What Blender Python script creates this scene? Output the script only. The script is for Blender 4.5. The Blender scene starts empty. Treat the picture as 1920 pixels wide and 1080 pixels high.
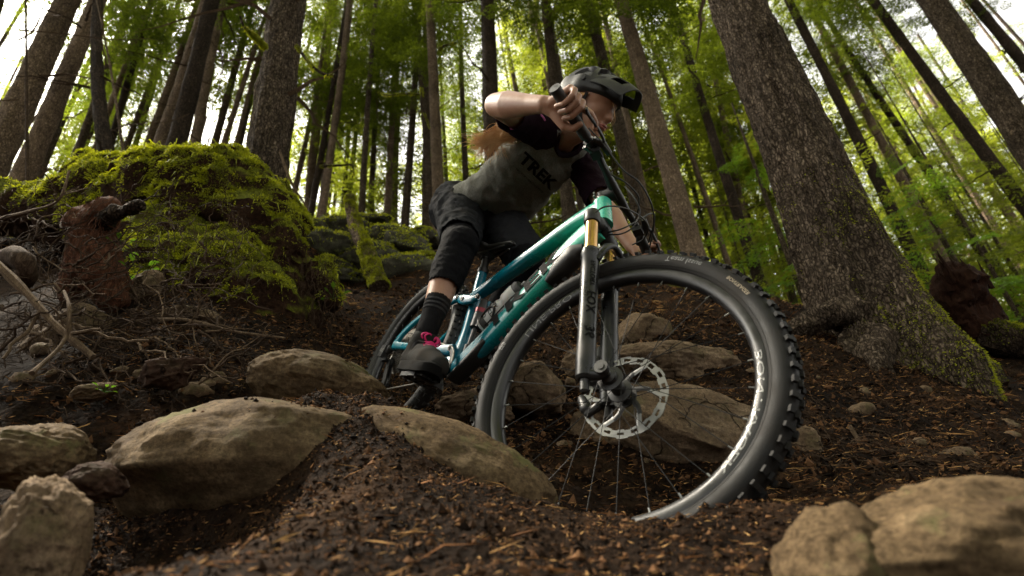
import bpy, bmesh, math, random
import numpy as np
from mathutils import Vector, Matrix
from mathutils.bvhtree import BVHTree
SC = bpy.context.scene
COL = SC.collection
# ------------------------------------------------------------------ camera, sky, sun, exposure
# camera axes (right, down, forward) expressed in the world (X right, Y forward, Z up)
W = np.array([[0.9958932064677039, -0.09053574604251853, 0.0],
              [0.042256054478435744, 0.4648165992627932, 0.8843980749129249],
              [-0.08006963951080884, -0.8807660346188972, 0.4667333768762553]])
FPX = 990.946
cam_d = bpy.data.cameras.new('camera')
cam_d.sensor_width = 36.0
cam_d.lens = FPX / 1920 * 36.0
cam_d.clip_start = 0.02
cam_d.clip_end = 600
cam_d.dof.use_dof = True
cam_d.dof.focus_distance = 1.7
cam_d.dof.aperture_fstop = 3.0
cam = bpy.data.objects.new('camera', cam_d)
COL.objects.link(cam)
cam.matrix_world = Matrix(((W[0, 0], -W[0, 1], -W[0, 2], 0), (W[1, 0], -W[1, 1], -W[1, 2], 0),
                           (W[2, 0], -W[2, 1], -W[2, 2], 0), (0, 0, 0, 1)))
SC.camera = cam
SUN_EL, SUN_AZ = math.radians(54), math.radians(-62)     # azimuth clockwise from +Y (view direction)
world = bpy.data.worlds.new('World')
SC.world = world
world.use_nodes = True
wn = world.node_tree
bg = wn.nodes['Background']
sky = wn.nodes.new('ShaderNodeTexSky')
sky.sky_type = 'NISHITA'
sky.sun_disc = False
sky.sun_elevation = SUN_EL
sky.sun_rotation = SUN_AZ
sky.air_density = 1.0
sky.dust_density = 3.0
hsv = wn.nodes.new('ShaderNodeHueSaturation')
hsv.inputs['Saturation'].default_value = 0.12
hsv.inputs['Value'].default_value = 1.0
wn.links.new(sky.outputs[0], hsv.inputs['Color'])
wbm = wn.nodes.new('ShaderNodeMix'); wbm.data_type = 'RGBA'; wbm.blend_type = 'MULTIPLY'; wbm.inputs[0].default_value = 1
wn.links.new(hsv.outputs[0], wbm.inputs[6]); wbm.inputs[7].default_value = (1.0, .965, .87, 1)      # warm white balance of the overcast sky
wn.links.new(wbm.outputs[2], bg.inputs['Color'])
bg.inputs['Strength'].default_value = 0.092
sun_d = bpy.data.lights.new('sun', 'SUN')
sun_d.energy = 4.8
sun_d.angle = math.radians(10)
sun_d.color = (1.0, 0.90, 0.74)
sun = bpy.data.objects.new('sun', sun_d)
COL.objects.link(sun)
sdir = Vector((math.sin(SUN_AZ) * math.cos(SUN_EL), math.cos(SUN_AZ) * math.cos(SUN_EL), math.sin(SUN_EL)))
sun.rotation_euler = sdir.to_track_quat('Z', 'Y').to_euler()
sun.location = (3, -4, 20)
SC.view_settings.view_transform = 'Standard'
SC.view_settings.look = 'None'
SC.view_settings.gamma = 1.0
SC.view_settings.use_curve_mapping = False
SC.view_settings.exposure = 2.65
SC.render.engine = 'CYCLES'
SC.cycles.max_bounces = 6
SC.cycles.diffuse_bounces = 3
SC.cycles.transmission_bounces = 4
SC.cycles.glossy_bounces = 3
SC.cycles.transparent_max_bounces = 8
SC.cycles.use_denoising = True

# ------------------------------------------------------------------ geometry helpers
def P(x, y, d):
    """place in the world seen at photo pixel (x, y), d metres along the view axis"""
    return W @ np.array([(x - 960) / FPX * d, (y - 540) / FPX * d, d])
def ray_at_Y(x, y, Yw):
    v = W @ np.array([(x - 960) / FPX, (y - 540) / FPX, 1.0])
    return v * (Yw / v[1])
def nrm(v):
    v = np.asarray(v, float); return v / (np.linalg.norm(v) + 1e-12)
def rod(v):
    v = np.asarray(v, float); a = np.linalg.norm(v)
    if a < 1e-9: return np.eye(3)
    k = v / a; K = np.array([[0, -k[2], k[1]], [k[2], 0, -k[0]], [-k[1], k[0], 0]])
    return np.eye(3) + math.sin(a) * K + (1 - math.cos(a)) * K @ K
def _h(ix, iy, iz, s):
    n = (ix * 73856093) ^ (iy * 19349663) ^ (iz * 83492791) ^ (s * 374761393)
    n = n & 0xffffffff
    n = (n ^ (n >> 13)) * 1274126177 & 0xffffffff
    n = (n ^ (n >> 16)) * 668265263 & 0xffffffff
    return ((n ^ (n >> 15)) & 0xffff) / 65535.0 * 2 - 1
def vnoise(p, s=0):
    p = np.asarray(p, float); f = np.floor(p); i = f.astype(np.int64); t = p - f
    t = t * t * t * (t * (t * 6 - 15) + 10)
    out = 0
    for dx in (0, 1):
        wx = t[:, 0] if dx else 1 - t[:, 0]
        for dy in (0, 1):
            wy = t[:, 1] if dy else 1 - t[:, 1]
            for dz in (0, 1):
                wz = t[:, 2] if dz else 1 - t[:, 2]
                out = out + wx * wy * wz * _h(i[:, 0] + dx, i[:, 1] + dy, i[:, 2] + dz, s)
    return out
def fbm(p, sc, octs=4, s=0, gain=.5, ridge=False):
    p = np.asarray(p, float) * sc; a = 1; r = 0
    for o in range(octs):
        v = vnoise(p + o * 17.3, s + o)
        if ridge: v = 1 - 2 * np.abs(v)
        r = r + a * v; a *= gain; p = p * 2.03
    return r
class MB:
    """collects vertices and faces for one mesh"""
    def __init__(s): s.v = []; s.f = []; s.n = 0; s.m = []
    def add(s, v, f, mi=0):
        v = np.asarray(v, float).reshape(-1, 3)
        s.v.append(v); s.f += [tuple(int(a) + s.n for a in q) for q in f]; s.m += [mi] * len(f); s.n += len(v)
    def verts(s): return np.concatenate(s.v) if s.v else np.zeros((0, 3))
    def build(s, name, mats, parent=None, smooth=True, xf=None):
        v = s.verts()
        if xf is not None: v = xf(v)
        me = bpy.data.meshes.new(name)
        me.from_pydata(v.tolist(), [], s.f)
        if not isinstance(mats, (list, tuple)): mats = [mats]
        for m in mats: me.materials.append(m)
        if len(mats) > 1: me.polygons.foreach_set('material_index', s.m)
        if smooth: me.polygons.foreach_set('use_smooth', [True] * len(me.polygons))
        me.update()
        if smooth: me.set_sharp_from_angle(angle=math.radians(38))
        return link(name, me, parent)
def link(name, me, parent=None):
    o = bpy.data.objects.new(name, me); COL.objects.link(o)
    if parent is not None: o.parent = parent
    return o
def big_mesh(name, v, f, mat, parent=None, smooth=False, col=None):
    """fast mesh from arrays; f is (n,3) or (n,4)"""
    me = bpy.data.meshes.new(name)
    v = np.asarray(v, np.float32); f = np.asarray(f, np.int32); n, k = f.shape
    me.vertices.add(len(v)); me.vertices.foreach_set('co', v.ravel())
    me.loops.add(n * k); me.loops.foreach_set('vertex_index', f.ravel())
    me.polygons.add(n); me.polygons.foreach_set('loop_start', np.arange(0, n * k, k, dtype=np.int32))
    me.polygons.foreach_set('loop_total', np.full(n, k, np.int32))
    me.materials.append(mat)
    me.update(calc_edges=True)
    me.polygons.foreach_set('use_smooth', np.full(n, bool(smooth)))
    if col is not None:
        a = me.color_attributes.new('tint', 'FLOAT_COLOR', 'POINT')
        c = np.ones((len(v), 4), np.float32); c[:, :3] = col if np.ndim(col) == 2 else np.asarray(col)[:, None]
        a.data.foreach_set('color', c.ravel())
    return link(name, me, parent)
def empty(name, loc=(0, 0, 0)):
    o = bpy.data.objects.new(name, None); COL.objects.link(o); o.location = loc; o.empty_display_size = .1
    return o
def tag(o, label=None, cat=None, group=None, kind=None):
    if label: o['label'] = label
    if cat: o['category'] = cat
    if group: o['group'] = group
    if kind: o['kind'] = kind
    return o
def frames(pts):
    pts = np.asarray(pts, float); n = len(pts)
    T = np.gradient(pts, axis=0); T /= np.linalg.norm(T, axis=1)[:, None] + 1e-12
    a = np.array([0, 0, 1.]) if abs(T[0, 2]) < .9 else np.array([1., 0, 0])
    N = [nrm(np.cross(np.cross(T[0], a), T[0]))]
    for i in range(1, n):
        v = N[-1] - T[i] * (N[-1] @ T[i]); N.append(nrm(v))
    N = np.array(N); B = np.cross(T, N)
    return T, N, B
def tube(mb, pts, r, seg=10, mi=0, r2=None, cap=True, up=None, power=2.0):
    """swept tube; r along N, r2 along B (defaults to r); power>2 squares the section"""
    pts = np.asarray(pts, float); n = len(pts)
    r = np.broadcast_to(np.asarray(r, float), (n,)); r2 = r if r2 is None else np.broadcast_to(np.asarray(r2, float), (n,))
    T, N, B = frames(pts)
    if up is not None:
        up = np.asarray(up, float); N = up - T * (T @ up)[:, None]; N /= np.linalg.norm(N, axis=1)[:, None]; B = np.cross(T, N)
    th = np.linspace(0, 2 * np.pi, seg, endpoint=False)
    c, s = np.cos(th), np.sin(th)
    c = np.sign(c) * np.abs(c) ** (2 / power); s = np.sign(s) * np.abs(s) ** (2 / power)
    v = pts[:, None] + (r[:, None] * c)[..., None] * N[:, None] + (r2[:, None] * s)[..., None] * B[:, None]
    f = [(i * seg + j, i * seg + (j + 1) % seg, (i + 1) * seg + (j + 1) % seg, (i + 1) * seg + j) for i in range(n - 1) for j in range(seg)]
    if cap: f += [tuple(range(seg))[::-1], tuple((n - 1) * seg + j for j in range(seg))]
    mb.add(v, f, mi)
def box(mb, c, s, R=None, mi=0):
    c = np.asarray(c, float); s = np.asarray(s, float) / 2
    v = np.array([[x, y, z] for x in (-1, 1) for y in (-1, 1) for z in (-1, 1)]) * s
    if R is not None: v = v @ np.asarray(R).T
    mb.add(v + c, [(0, 1, 3, 2), (4, 6, 7, 5), (0, 4, 5, 1), (2, 3, 7, 6), (0, 2, 6, 4), (1, 5, 7, 3)], mi)
def lathe(mb, prof, c, ax, seg=48, mi=0, closed=False):
    """profile list of (radius, axial) turned round axis ax at c"""
    ax = nrm(ax); a = np.array([0, 0, 1.]) if abs(ax[2]) < .9 else np.array([1., 0, 0])
    e1 = nrm(np.cross(ax, a)); e2 = np.cross(ax, e1); prof = np.asarray(prof, float); n = len(prof)
    th = np.linspace(0, 2 * np.pi, seg, endpoint=False)
    v = np.asarray(c) + prof[:, None, 0, None] * (np.cos(th)[:, None] * e1 + np.sin(th)[:, None] * e2)[None] + prof[:, None, 1, None] * ax
    m = n if closed else n - 1
    f = [(i * seg + j, ((i + 1) % n) * seg + j, ((i + 1) % n) * seg + (j + 1) % seg, i * seg + (j + 1) % seg) for i in range(m) for j in range(seg)]
    mb.add(v, f, mi)
def smooth_path(pts, n=24):
    """Catmull-Rom through points"""
    p = np.asarray(pts, float); p = np.vstack([2 * p[0] - p[1], p, 2 * p[-1] - p[-2]]); out = []
    m = len(p) - 3
    for t in np.linspace(0, m - 1e-6, n):
        i = int(t); u = t - i; a, b, c, d = p[i:i + 4]
        out.append(.5 * ((2 * b) + (-a + c) * u + (2 * a - 5 * b + 4 * c - d) * u * u + (-a + 3 * b - 3 * c + d) * u ** 3))
    return np.array(out)
_ico = {}
def ico(sub):
    if sub not in _ico:
        bm = bmesh.new(); bmesh.ops.create_icosphere(bm, subdivisions=sub, radius=1)
        _ico[sub] = (np.array([v.co[:] for v in bm.verts]), np.array([[v.index for v in f.verts] for f in bm.faces])); bm.free()
    return _ico[sub]

# ------------------------------------------------------------------ materials
def mat(name, col=(.5, .5, .5), rough=.6, metal=0, spec=.5, coat=0):
    if rough >= .7: spec = min(spec, .06)
    m = bpy.data.materials.new(name); m.use_nodes = True
    b = m.node_tree.nodes['Principled BSDF']
    b.inputs['Base Color'].default_value = (*col, 1); b.inputs['Roughness'].default_value = rough
    b.inputs['Metallic'].default_value = metal; b.inputs['Specular IOR Level'].default_value = spec
    b.inputs['Coat Weight'].default_value = coat
    return m
class NT:
    def __init__(s, m):
        s.m = m; s.t = m.node_tree; s.b = s.t.nodes['Principled BSDF']
    def n(s, typ, **kw):
        nd = s.t.nodes.new(typ)
        for k, v in kw.items():
            if k.startswith('i_'):
                nd.inputs[int(k[2:]) if k[2:].isdigit() else k[2:].replace('_', ' ')].default_value = v
            else: setattr(nd, k, v)
        return nd
    def l(s, a, b): s.t.links.new(a, b)
    def coord(s, kind='Object', scale=(1, 1, 1), rot=(0, 0, 0)):
        tc = s.n('ShaderNodeTexCoord'); mp = s.n('ShaderNodeMapping')
        mp.inputs['Scale'].default_value = scale; mp.inputs['Rotation'].default_value = rot
        s.l(tc.outputs[kind], mp.inputs[0]); return mp.outputs[0]
    def noise(s, vec, scale, detail=4, rough=.5, dist=0):
        nd = s.n('ShaderNodeTexNoise'); s.l(vec, nd.inputs['Vector'])
        nd.inputs['Scale'].default_value = scale; nd.inputs['Detail'].default_value = detail
        nd.inputs['Roughness'].default_value = rough; nd.inputs['Distortion'].default_value = dist
        return nd.outputs['Fac']
    def vor(s, vec, scale, feature='F1', out='Distance'):
        nd = s.n('ShaderNodeTexVoronoi', feature=feature); s.l(vec, nd.inputs['Vector']); nd.inputs['Scale'].default_value = scale
        return nd.outputs[out]
    def ramp(s, fac, stops):
        r = s.n('ShaderNodeValToRGB'); s.l(fac, r.inputs[0]); e = r.color_ramp.elements
        while len(e) < len(stops): e.new(.5)
        for k, (p, c) in enumerate(stops):
            e[k].position = p; e[k].color = (*c, 1) if len(c) == 3 else c
        return r.outputs[0]
    def mix(s, fac, a, b, mode='MIX'):
        m = s.n('ShaderNodeMix', data_type='RGBA', blend_type=mode)
        for sock, val in ((m.inputs[0], fac), (m.inputs[6], a), (m.inputs[7], b)):
            if hasattr(val, 'links') or hasattr(val, 'is_linked'): s.l(val, sock)
            elif isinstance(val, (int, float)): sock.default_value = val
            else: sock.default_value = (*val, 1)
        return m.outputs[2]
    def math(s, op, a, b=0.0):
        m = s.n('ShaderNodeMath', operation=op)
        for k, val in enumerate((a, b)):
            if hasattr(val, 'is_linked'): s.l(val, m.inputs[k])
            else: m.inputs[k].default_value = val
        return m.outputs[0]
    def bump(s, h, strength=.5, dist=.01, prev=None):
        b = s.n('ShaderNodeBump'); b.inputs['Strength'].default_value = strength; b.inputs['Distance'].default_value = dist
        s.l(h, b.inputs['Height'])
        if prev is not None: s.l(prev, b.inputs['Normal'])
        return b.outputs[0]
    def col(s, c): s.l(c, s.b.inputs['Base Color'])
    def nor(s, c): s.l(c, s.b.inputs['Normal'])
    def rgh(s, c): s.l(c, s.b.inputs['Roughness'])
def G3(v): return (v, v, v)

def m_dirt():
    m = mat('dark_forest_soil', rough=.95, spec=.25); t = NT(m); c = t.coord()
    a = t.noise(c, 3, 6, .65); b = t.noise(c, 45, 5, .7); k = t.vor(c, 70)
    col = t.ramp(a, [(.3, (.005, .003, .0018)), (.5, (.016, .009, .005)), (.7, (.046, .025, .013))])
    fl = t.ramp(b, [(.35, (.25, .25, .25)), (.6, (1, 1, 1)), (.75, (2.0, 1.6, 1.25))])
    t.col(t.mix(1, col, fl, 'MULTIPLY'))
    n1 = t.bump(b, .9, .012); t.nor(t.bump(k, .7, .008, n1))
    return m
def m_rock(name, c1, c2, c3, lichen=.3, bump=.5, crack=True):
    m = mat(name, rough=.85, spec=.3); t = NT(m); c = t.coord()
    a = t.noise(c, 3.5, 7, .62, .3); g = t.noise(c, 95, 6, .8); st = t.noise(t.coord(scale=(1, 1, 3.2), rot=(.4, .3, 0)), 6, 6, .7, .6)
    col = t.ramp(a, [(.3, c1), (.52, c2), (.72, c3)])
    col = t.mix(1, col, t.ramp(g, [(.33, G3(.35)), (.5, G3(1)), (.66, G3(1.7))]), 'MULTIPLY')
    pit = t.vor(c, 38, 'F1'); pn = t.noise(c, 14, 4, .7); col = t.mix(t.ramp(t.math('MULTIPLY', t.ramp(pit, [(.12, G3(1)), (.22, G3(0))]), t.ramp(pn, [(.5, G3(0)), (.6, G3(1))])), [(0, G3(0)), (1, G3(.75))]), col, (.03, .022, .014))
    col = t.mix(t.ramp(st, [(.55, G3(0)), (.72, G3(.75))]), col, (.055, .035, .022))
    li = t.noise(c, 9, 5, .7)
    col = t.mix(t.ramp(li, [(.56, G3(0)), (.68, G3(lichen))]), col, (.17, .19, .07))
    dv = t.n('ShaderNodeTexNoise'); dv.inputs['Scale'].default_value = 7; dv.inputs['Detail'].default_value = 5; t.l(c, dv.inputs['Vector'])
    va = t.n('ShaderNodeVectorMath', operation='MULTIPLY_ADD'); t.l(dv.outputs['Color'], va.inputs[0]); va.inputs[1].default_value = (.22, .22, .22); t.l(c, va.inputs[2])
    cr = t.vor(va.outputs[0], 5.5, 'DISTANCE_TO_EDGE'); cm = t.noise(c, 4, 2)
    ck_ = t.math('MULTIPLY', t.ramp(cr, [(0, G3(1)), (.022, G3(0))]), t.ramp(cm, [(.50, G3(0)), (.58, G3(1))]))
    if not crack: ck_ = t.math('MULTIPLY', ck_, 0.0)
    col = t.mix(ck_, col, (.018, .012, .008))
    wet = t.noise(c, 2.2, 5, .65); col = t.mix(t.ramp(wet, [(.50, G3(0)), (.62, G3(.65))]), col, tuple(x * .8 for x in c1))
    t.col(col)
    n1 = t.bump(a, bump, .03); n1 = t.bump(g, bump * 1.3, .006, n1); n1 = t.bump(st, .5, .012, n1); n1 = t.bump(t.math('SUBTRACT', 1.0, ck_), .8, .012, n1)
    t.nor(n1)
    return m
def m_bark(name, c1, c2, c3, moss=0.0, s=1.0, plates=True):
    m = mat(name, rough=.92, spec=.2); t = NT(m)
    o = t.coord(); wob = t.n('ShaderNodeTexNoise'); wob.inputs['Scale'].default_value = 9 * s; wob.inputs['Detail'].default_value = 4; t.l(o, wob.inputs['Vector'])
    vm = t.n('ShaderNodeVectorMath', operation='MULTIPLY_ADD'); t.l(wob.outputs['Color'], vm.inputs[0]); vm.inputs[1].default_value = (.07 / s, .07 / s, .16 / s); t.l(o, vm.inputs[2])
    mp = t.n('ShaderNodeMapping'); mp.inputs['Scale'].default_value = (1, 1, .42); t.l(vm.outputs[0], mp.inputs[0])
    pl = t.vor(mp.outputs[0], 52 * s, 'DISTANCE_TO_EDGE'); pc = t.vor(mp.outputs[0], 52 * s, 'F1', 'Color')
    a = t.noise(t.coord(scale=(1, 1, .25)), 40 * s, 6, .75, .8); big = t.noise(o, 1.6, 5, .65)
    crack = t.ramp(pl, [(.02, G3(0)), (.22, G3(1))])
    col = t.ramp(a, [(.3, c1), (.5, c2), (.70, c3)])
    sp = t.n('ShaderNodeSeparateColor'); t.l(pc, sp.inputs[0])
    col = t.mix(.35 if plates else 0, col, t.ramp(sp.outputs[0], [(0, G3(.5)), (1, G3(1.5))]), 'MULTIPLY')
    col = t.mix(t.ramp(crack, [(0, G3(.75 if plates else 0)), (1, G3(0))]), col, tuple(x * .35 for x in c1))
    col = t.mix(.8, col, t.ramp(big, [(.3, G3(.45)), (.6, G3(1.25))]), 'MULTIPLY')
    if moss > 0:
        mm = t.noise(o, 5, 6, .7)
        col = t.mix(t.ramp(mm, [(.62 - moss * .3, G3(0)), (.75 - moss * .3, G3(.9))]), col, (.045, .06, .012))
    t.col(col)
    n1 = t.bump(crack, .8 if plates else .05, .014 / s ** .5); t.nor(t.bump(a, .8, .010 / s ** .5, n1))
    return m
def m_leaf(name, c1, c2, tr=.45):
    m = mat(name, rough=.6, spec=.25); t = NT(m)
    at = t.n('ShaderNodeAttribute', attribute_name='tint')
    oi = t.n('ShaderNodeObjectInfo')
    f = t.math('ADD', t.math('MULTIPLY', at.outputs['Fac'], .7), t.math('MULTIPLY', oi.outputs['Random'], .3))
    col = t.ramp(f, [(.1, c1), (.9, c2)])
    t.col(col)
    tl = t.n('ShaderNodeBsdfTranslucent'); br = t.mix(1, col, (1.9, 1.8, .72), 'MULTIPLY'); t.l(br, tl.inputs[0])
    mx = t.n('ShaderNodeMixShader'); mx.inputs[0].default_value = tr
    t.l(t.b.outputs[0], mx.inputs[1]); t.l(tl.outputs[0], mx.inputs[2])
    t.l(mx.outputs[0], t.t.nodes['Material Output'].inputs[0])
    return m
def m_tint(name, c1, c2, c3, rough=.9):
    m = mat(name, rough=rough, spec=.25); t = NT(m)
    at = t.n('ShaderNodeAttribute', attribute_name='tint')
    t.col(t.ramp(at.outputs['Fac'], [(.05, c1), (.5, c2), (.95, c3)])); return m
M = {}
M['dirt'] = m_dirt()
M['rock_tan'] = m_rock('tan_boulder_stone', (.030, .020, .011), (.105, .072, .040), (.25, .185, .108), .5, crack=False)
M['rock_grey'] = m_rock('grey_brown_stone', (.048, .032, .020), (.140, .098, .062), (.27, .20, .135), .3)
M['rock_dark'] = m_rock('dark_brown_stone', (.02, .012, .009), (.045, .026, .018), (.09, .055, .038), .1)
M['rock_moss'] = m_rock('mossy_grey_stone', (.03, .03, .022), (.07, .066, .048), (.13, .12, .09), 1.0)
M['bark'] = m_bark('rough_conifer_bark', (.018, .013, .009), (.085, .063, .045), (.25, .195, .145))
M['bark_dark'] = m_bark('dark_wet_bark', (.014, .010, .007), (.046, .033, .024), (.10, .072, .052))
M['bark_pale'] = m_bark('pale_brown_bark', (.06, .043, .030), (.19, .135, .094), (.33, .25, .18))
M['bark_moss'] = m_bark('mossy_bark', (.016, .012, .008), (.05, .036, .022), (.10, .075, .05), .55)
M['root'] = m_bark('root_bark', (.012, .008, .005), (.040, .026, .017), (.095, .065, .045), 0, 2.5, False)
M['rot'] = m_bark('red_rotten_wood', (.014, .006, .004), (.060, .026, .015), (.15, .070, .040), 0, 2, False)
M['rot_dark'] = m_bark('dark_red_rotten_wood', (.006, .003, .002), (.018, .008, .005), (.04, .018, .011), 0, 2, False)  # darker copy of the red rotten wood, for the right-hand stump
M['twig'] = m_bark('dry_twig_bark', (.03, .020, .013), (.09, .062, .040), (.20, .145, .095), 0, 3, False)
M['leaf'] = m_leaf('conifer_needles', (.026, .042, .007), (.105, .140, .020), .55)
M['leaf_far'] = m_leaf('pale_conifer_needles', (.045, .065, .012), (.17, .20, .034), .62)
M['leaf_bright'] = m_leaf('fresh_green_leaves', (.05, .11, .015), (.13, .22, .03), .5)
M['moss'] = m_leaf('bright_moss_strands', (.024, .032, .004), (.34, .37, .022), .38)
m = mat('mossy_earth', rough=.95, spec=.1); t = NT(m); gm = t.n('ShaderNodeNewGeometry'); sz = t.n('ShaderNodeSeparateXYZ'); t.l(gm.outputs['Normal'], sz.inputs[0]); nn_ = t.noise(t.coord(), 6, 6, .7)
fz = t.math('ADD', sz.outputs[2], t.math('MULTIPLY', nn_, 1.2)); nf = t.noise(t.coord(), 60, 4, .7)
t.col(t.mix(t.ramp(t.math('MULTIPLY', fz, .5), [(.30, G3(0)), (.48, G3(1))]), t.ramp(nf, [(.3, (.008, .005, .003)), (.7, (.045, .024, .014))]), t.ramp(nf, [(.3, (.022, .026, .004)), (.7, (.13, .14, .012))]))); t.nor(t.bump(nf, .8, .015)); M['mossbed'] = m
M['crumb'] = m_tint('soil_crumbs', (.005, .003, .0018), (.019, .0105, .006), (.12, .062, .030))
M['needle'] = m_tint('dead_needle_litter', (.04, .017, .007), (.16, .070, .026), (.42, .25, .10), .8)

# ------------------------------------------------------------------ terrain: a steep gully seen from its foot
ctrl = [ # (photo x, y, depth)
 (0,1080,.62),(250,1080,.55),(500,1080,.52),(800,1080,.55),(1100,1080,.58),(1400,1080,.6),(1700,1080,.6),(1920,1080,.62),
 (700,1000,.70),(1000,1010,.72),(1250,1015,.74),(560,990,.70),
 (880,905,.93),(1040,938,.96),(1200,968,.93),(1330,962,.9),(1450,935,.85),
 (670,900,.90),(560,950,.80),(450,985,.76),(330,1045,.70),(740,845,1.08),(700,772,1.27),(330,1010,1.25),(220,960,1.25),(420,930,1.2),(150,1000,1.1),(100,960,1.1),
 (560,725,1.35),(450,760,1.25),(640,740,1.35),
 (200,700,1.7),(60,760,1.5),(350,690,1.75),(0,690,1.75),(120,620,2.1),(300,600,2.2),(420,650,2.1),
 (40,560,2.3),(250,520,2.6),(450,560,2.8),(560,620,2.6),(640,640,2.8),
 (1060,975,1.2),(1250,1010,1.12),(1350,1005,1.15),(1060,900,1.45),(1200,880,1.55),(1400,900,1.5),(980,820,1.85),(900,790,1.9),
 (1200,780,1.85),(1350,760,2.0),(1050,740,2.2),(1200,700,2.35),(1380,690,2.5),(1200,640,2.75),(1350,620,3.0),(1100,600,3.1),
 (1200,575,3.4),(1330,580,3.6),(1050,560,3.7),
 (780,770,2.35),(860,750,2.3),(700,720,2.5),(650,650,3.0),(720,600,3.4),(700,560,4.0),(640,545,4.3),(800,560,4.1),(900,560,4.0),
 (690,540,4.9),(600,540,4.8),(800,530,5.0),(650,470,5.9),(780,470,6.0),(950,500,5.3),
 (1520,620,3.2),(1650,660,3.1),(1800,720,2.9),(1900,700,3.2),(1550,720,2.5),(1700,780,2.2),(1900,820,2.0),(1500,800,1.9),(1600,870,1.6),(1800,880,1.5),
 (1560,940,1.0),(1750,930,.95),(1900,930,.95),(1480,600,3.7),(1600,600,4.0),(1800,610,4.2),(1920,620,4.4),
 (380,420,4.3),(200,380,4.6),(30,400,4.2),(-200,420,4.4),(-200,600,2.8),(-300,800,1.8),(2150,640,4.4),(2200,850,2.2),(560,430,5.0)]
cw = np.array([P(*c) for c in ctrl])
extra = np.array([[-6,-3,-.15],[-3,-2,-.12],[0,-1,-.12],[0,-3,-.3],[3,-2,-.1],[6,-3,-.2],[-1,0,-.12],[1,0,-.12],[0,.2,-.1],[-2.5,.3,.1],[2.5,.3,.02],
 [0,8,3.2],[-3,8,3.6],[-6,8,3.8],[-10,6,3.6],[3,7,2.4],[6,7,1.9],[10,6,1.7],[0,14,3.4],[-8,14,3.8],[8,14,2.2],[14,10,1.9],[-14,12,3.8],
 [0,30,3.6],[-20,30,4.2],[20,30,2.6],[-16,0,1.8],[16,0,.8],[-16,-6,.4],[16,-6,.2],[0,-8,-.6]])
cw = np.vstack([cw, extra])
def tps_fit(c, lam):
    n = len(c); d = np.hypot(c[:, None, 0] - c[None, :, 0], c[:, None, 1] - c[None, :, 1]); K = d * d * np.log(d + 1e-9)
    A = np.zeros((n + 3, n + 3)); A[:n, :n] = K + lam * np.eye(n); A[:n, n] = 1; A[:n, n + 1:n + 3] = c[:, :2]; A[n:, :n] = A[:n, n:].T
    return np.linalg.solve(A, np.concatenate([c[:, 2], np.zeros(3)]))
tw = tps_fit(cw, .02)
def base_z(x, y):
    x = np.atleast_1d(np.asarray(x, float)); y = np.atleast_1d(np.asarray(y, float)); out = np.empty(len(x))
    for i in range(0, len(x), 40000):
        a, b = x[i:i + 40000], y[i:i + 40000]
        d = np.hypot(a[:, None] - cw[:, 0], b[:, None] - cw[:, 1])
        out[i:i + 40000] = (d * d * np.log(d + 1e-9)) @ tw[:-3] + tw[-3] + tw[-2] * a + tw[-1] * b
    far = np.clip((np.hypot(x, y - 8) - 26) / 20, 0, 1)
    return out * (1 - far) + 3.0 * far
PIT = P(335, 965, .93)
def ground_z(x, y):
    x = np.atleast_1d(np.asarray(x, float)); y = np.atleast_1d(np.asarray(y, float))
    z = base_z(x, y); p = np.stack([x, y, np.zeros(len(x))], 1)
    dist = np.hypot(x, y); near = np.clip(dist / 2.5, .22, 1.4)
    # keep the tyre tracks smooth
    z = z - .26 * np.exp(-((x - PIT[0]) ** 2 + (y - PIT[1]) ** 2) / .19 ** 2)
    return z + near * (.040 * fbm(p, 2.3, 3, 5) + .022 * fbm(p, 9, 3, 9, ridge=True) - .01) + .006 * fbm(p, 38, 3, 12)
def grid_mesh(name, x0, x1, y0, y1, step, z_off=0.0, hole=None):
    xs = np.arange(x0, x1 + step / 2, step); ys = np.arange(y0, y1 + step / 2, step)
    X, Y = np.meshgrid(xs, ys); x, y = X.ravel(), Y.ravel(); z = ground_z(x, y) + z_off
    nx, ny = len(xs), len(ys); i = np.arange((nx - 1) * (ny - 1)); r, c = i // (nx - 1), i % (nx - 1)
    f = np.stack([r * nx + c, r * nx + c + 1, (r + 1) * nx + c + 1, (r + 1) * nx + c], 1)
    if hole is not None:
        cx, cy = xs[c] + step / 2, ys[r] + step / 2
        f = f[~((cx > hole[0]) & (cx < hole[1]) & (cy > hole[2]) & (cy < hole[3]))]
    return big_mesh(name, np.stack([x, y, z], 1), f, M['dirt'], smooth=True)
g = grid_mesh('ground', -1.6, 2.4, .2, 2.8, .009); tag(g, kind='structure')
g = grid_mesh('forest_floor', -8, 8, -2, 10, .04, -.002, hole=(-1.57, 2.37, .23, 2.77)); tag(g, kind='structure')
g = grid_mesh('terrain', -150, 150, -150, 150, 2.0, -.03, hole=(-7.5, 7.5, -1.5, 9.5)); tag(g, kind='structure')

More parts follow.
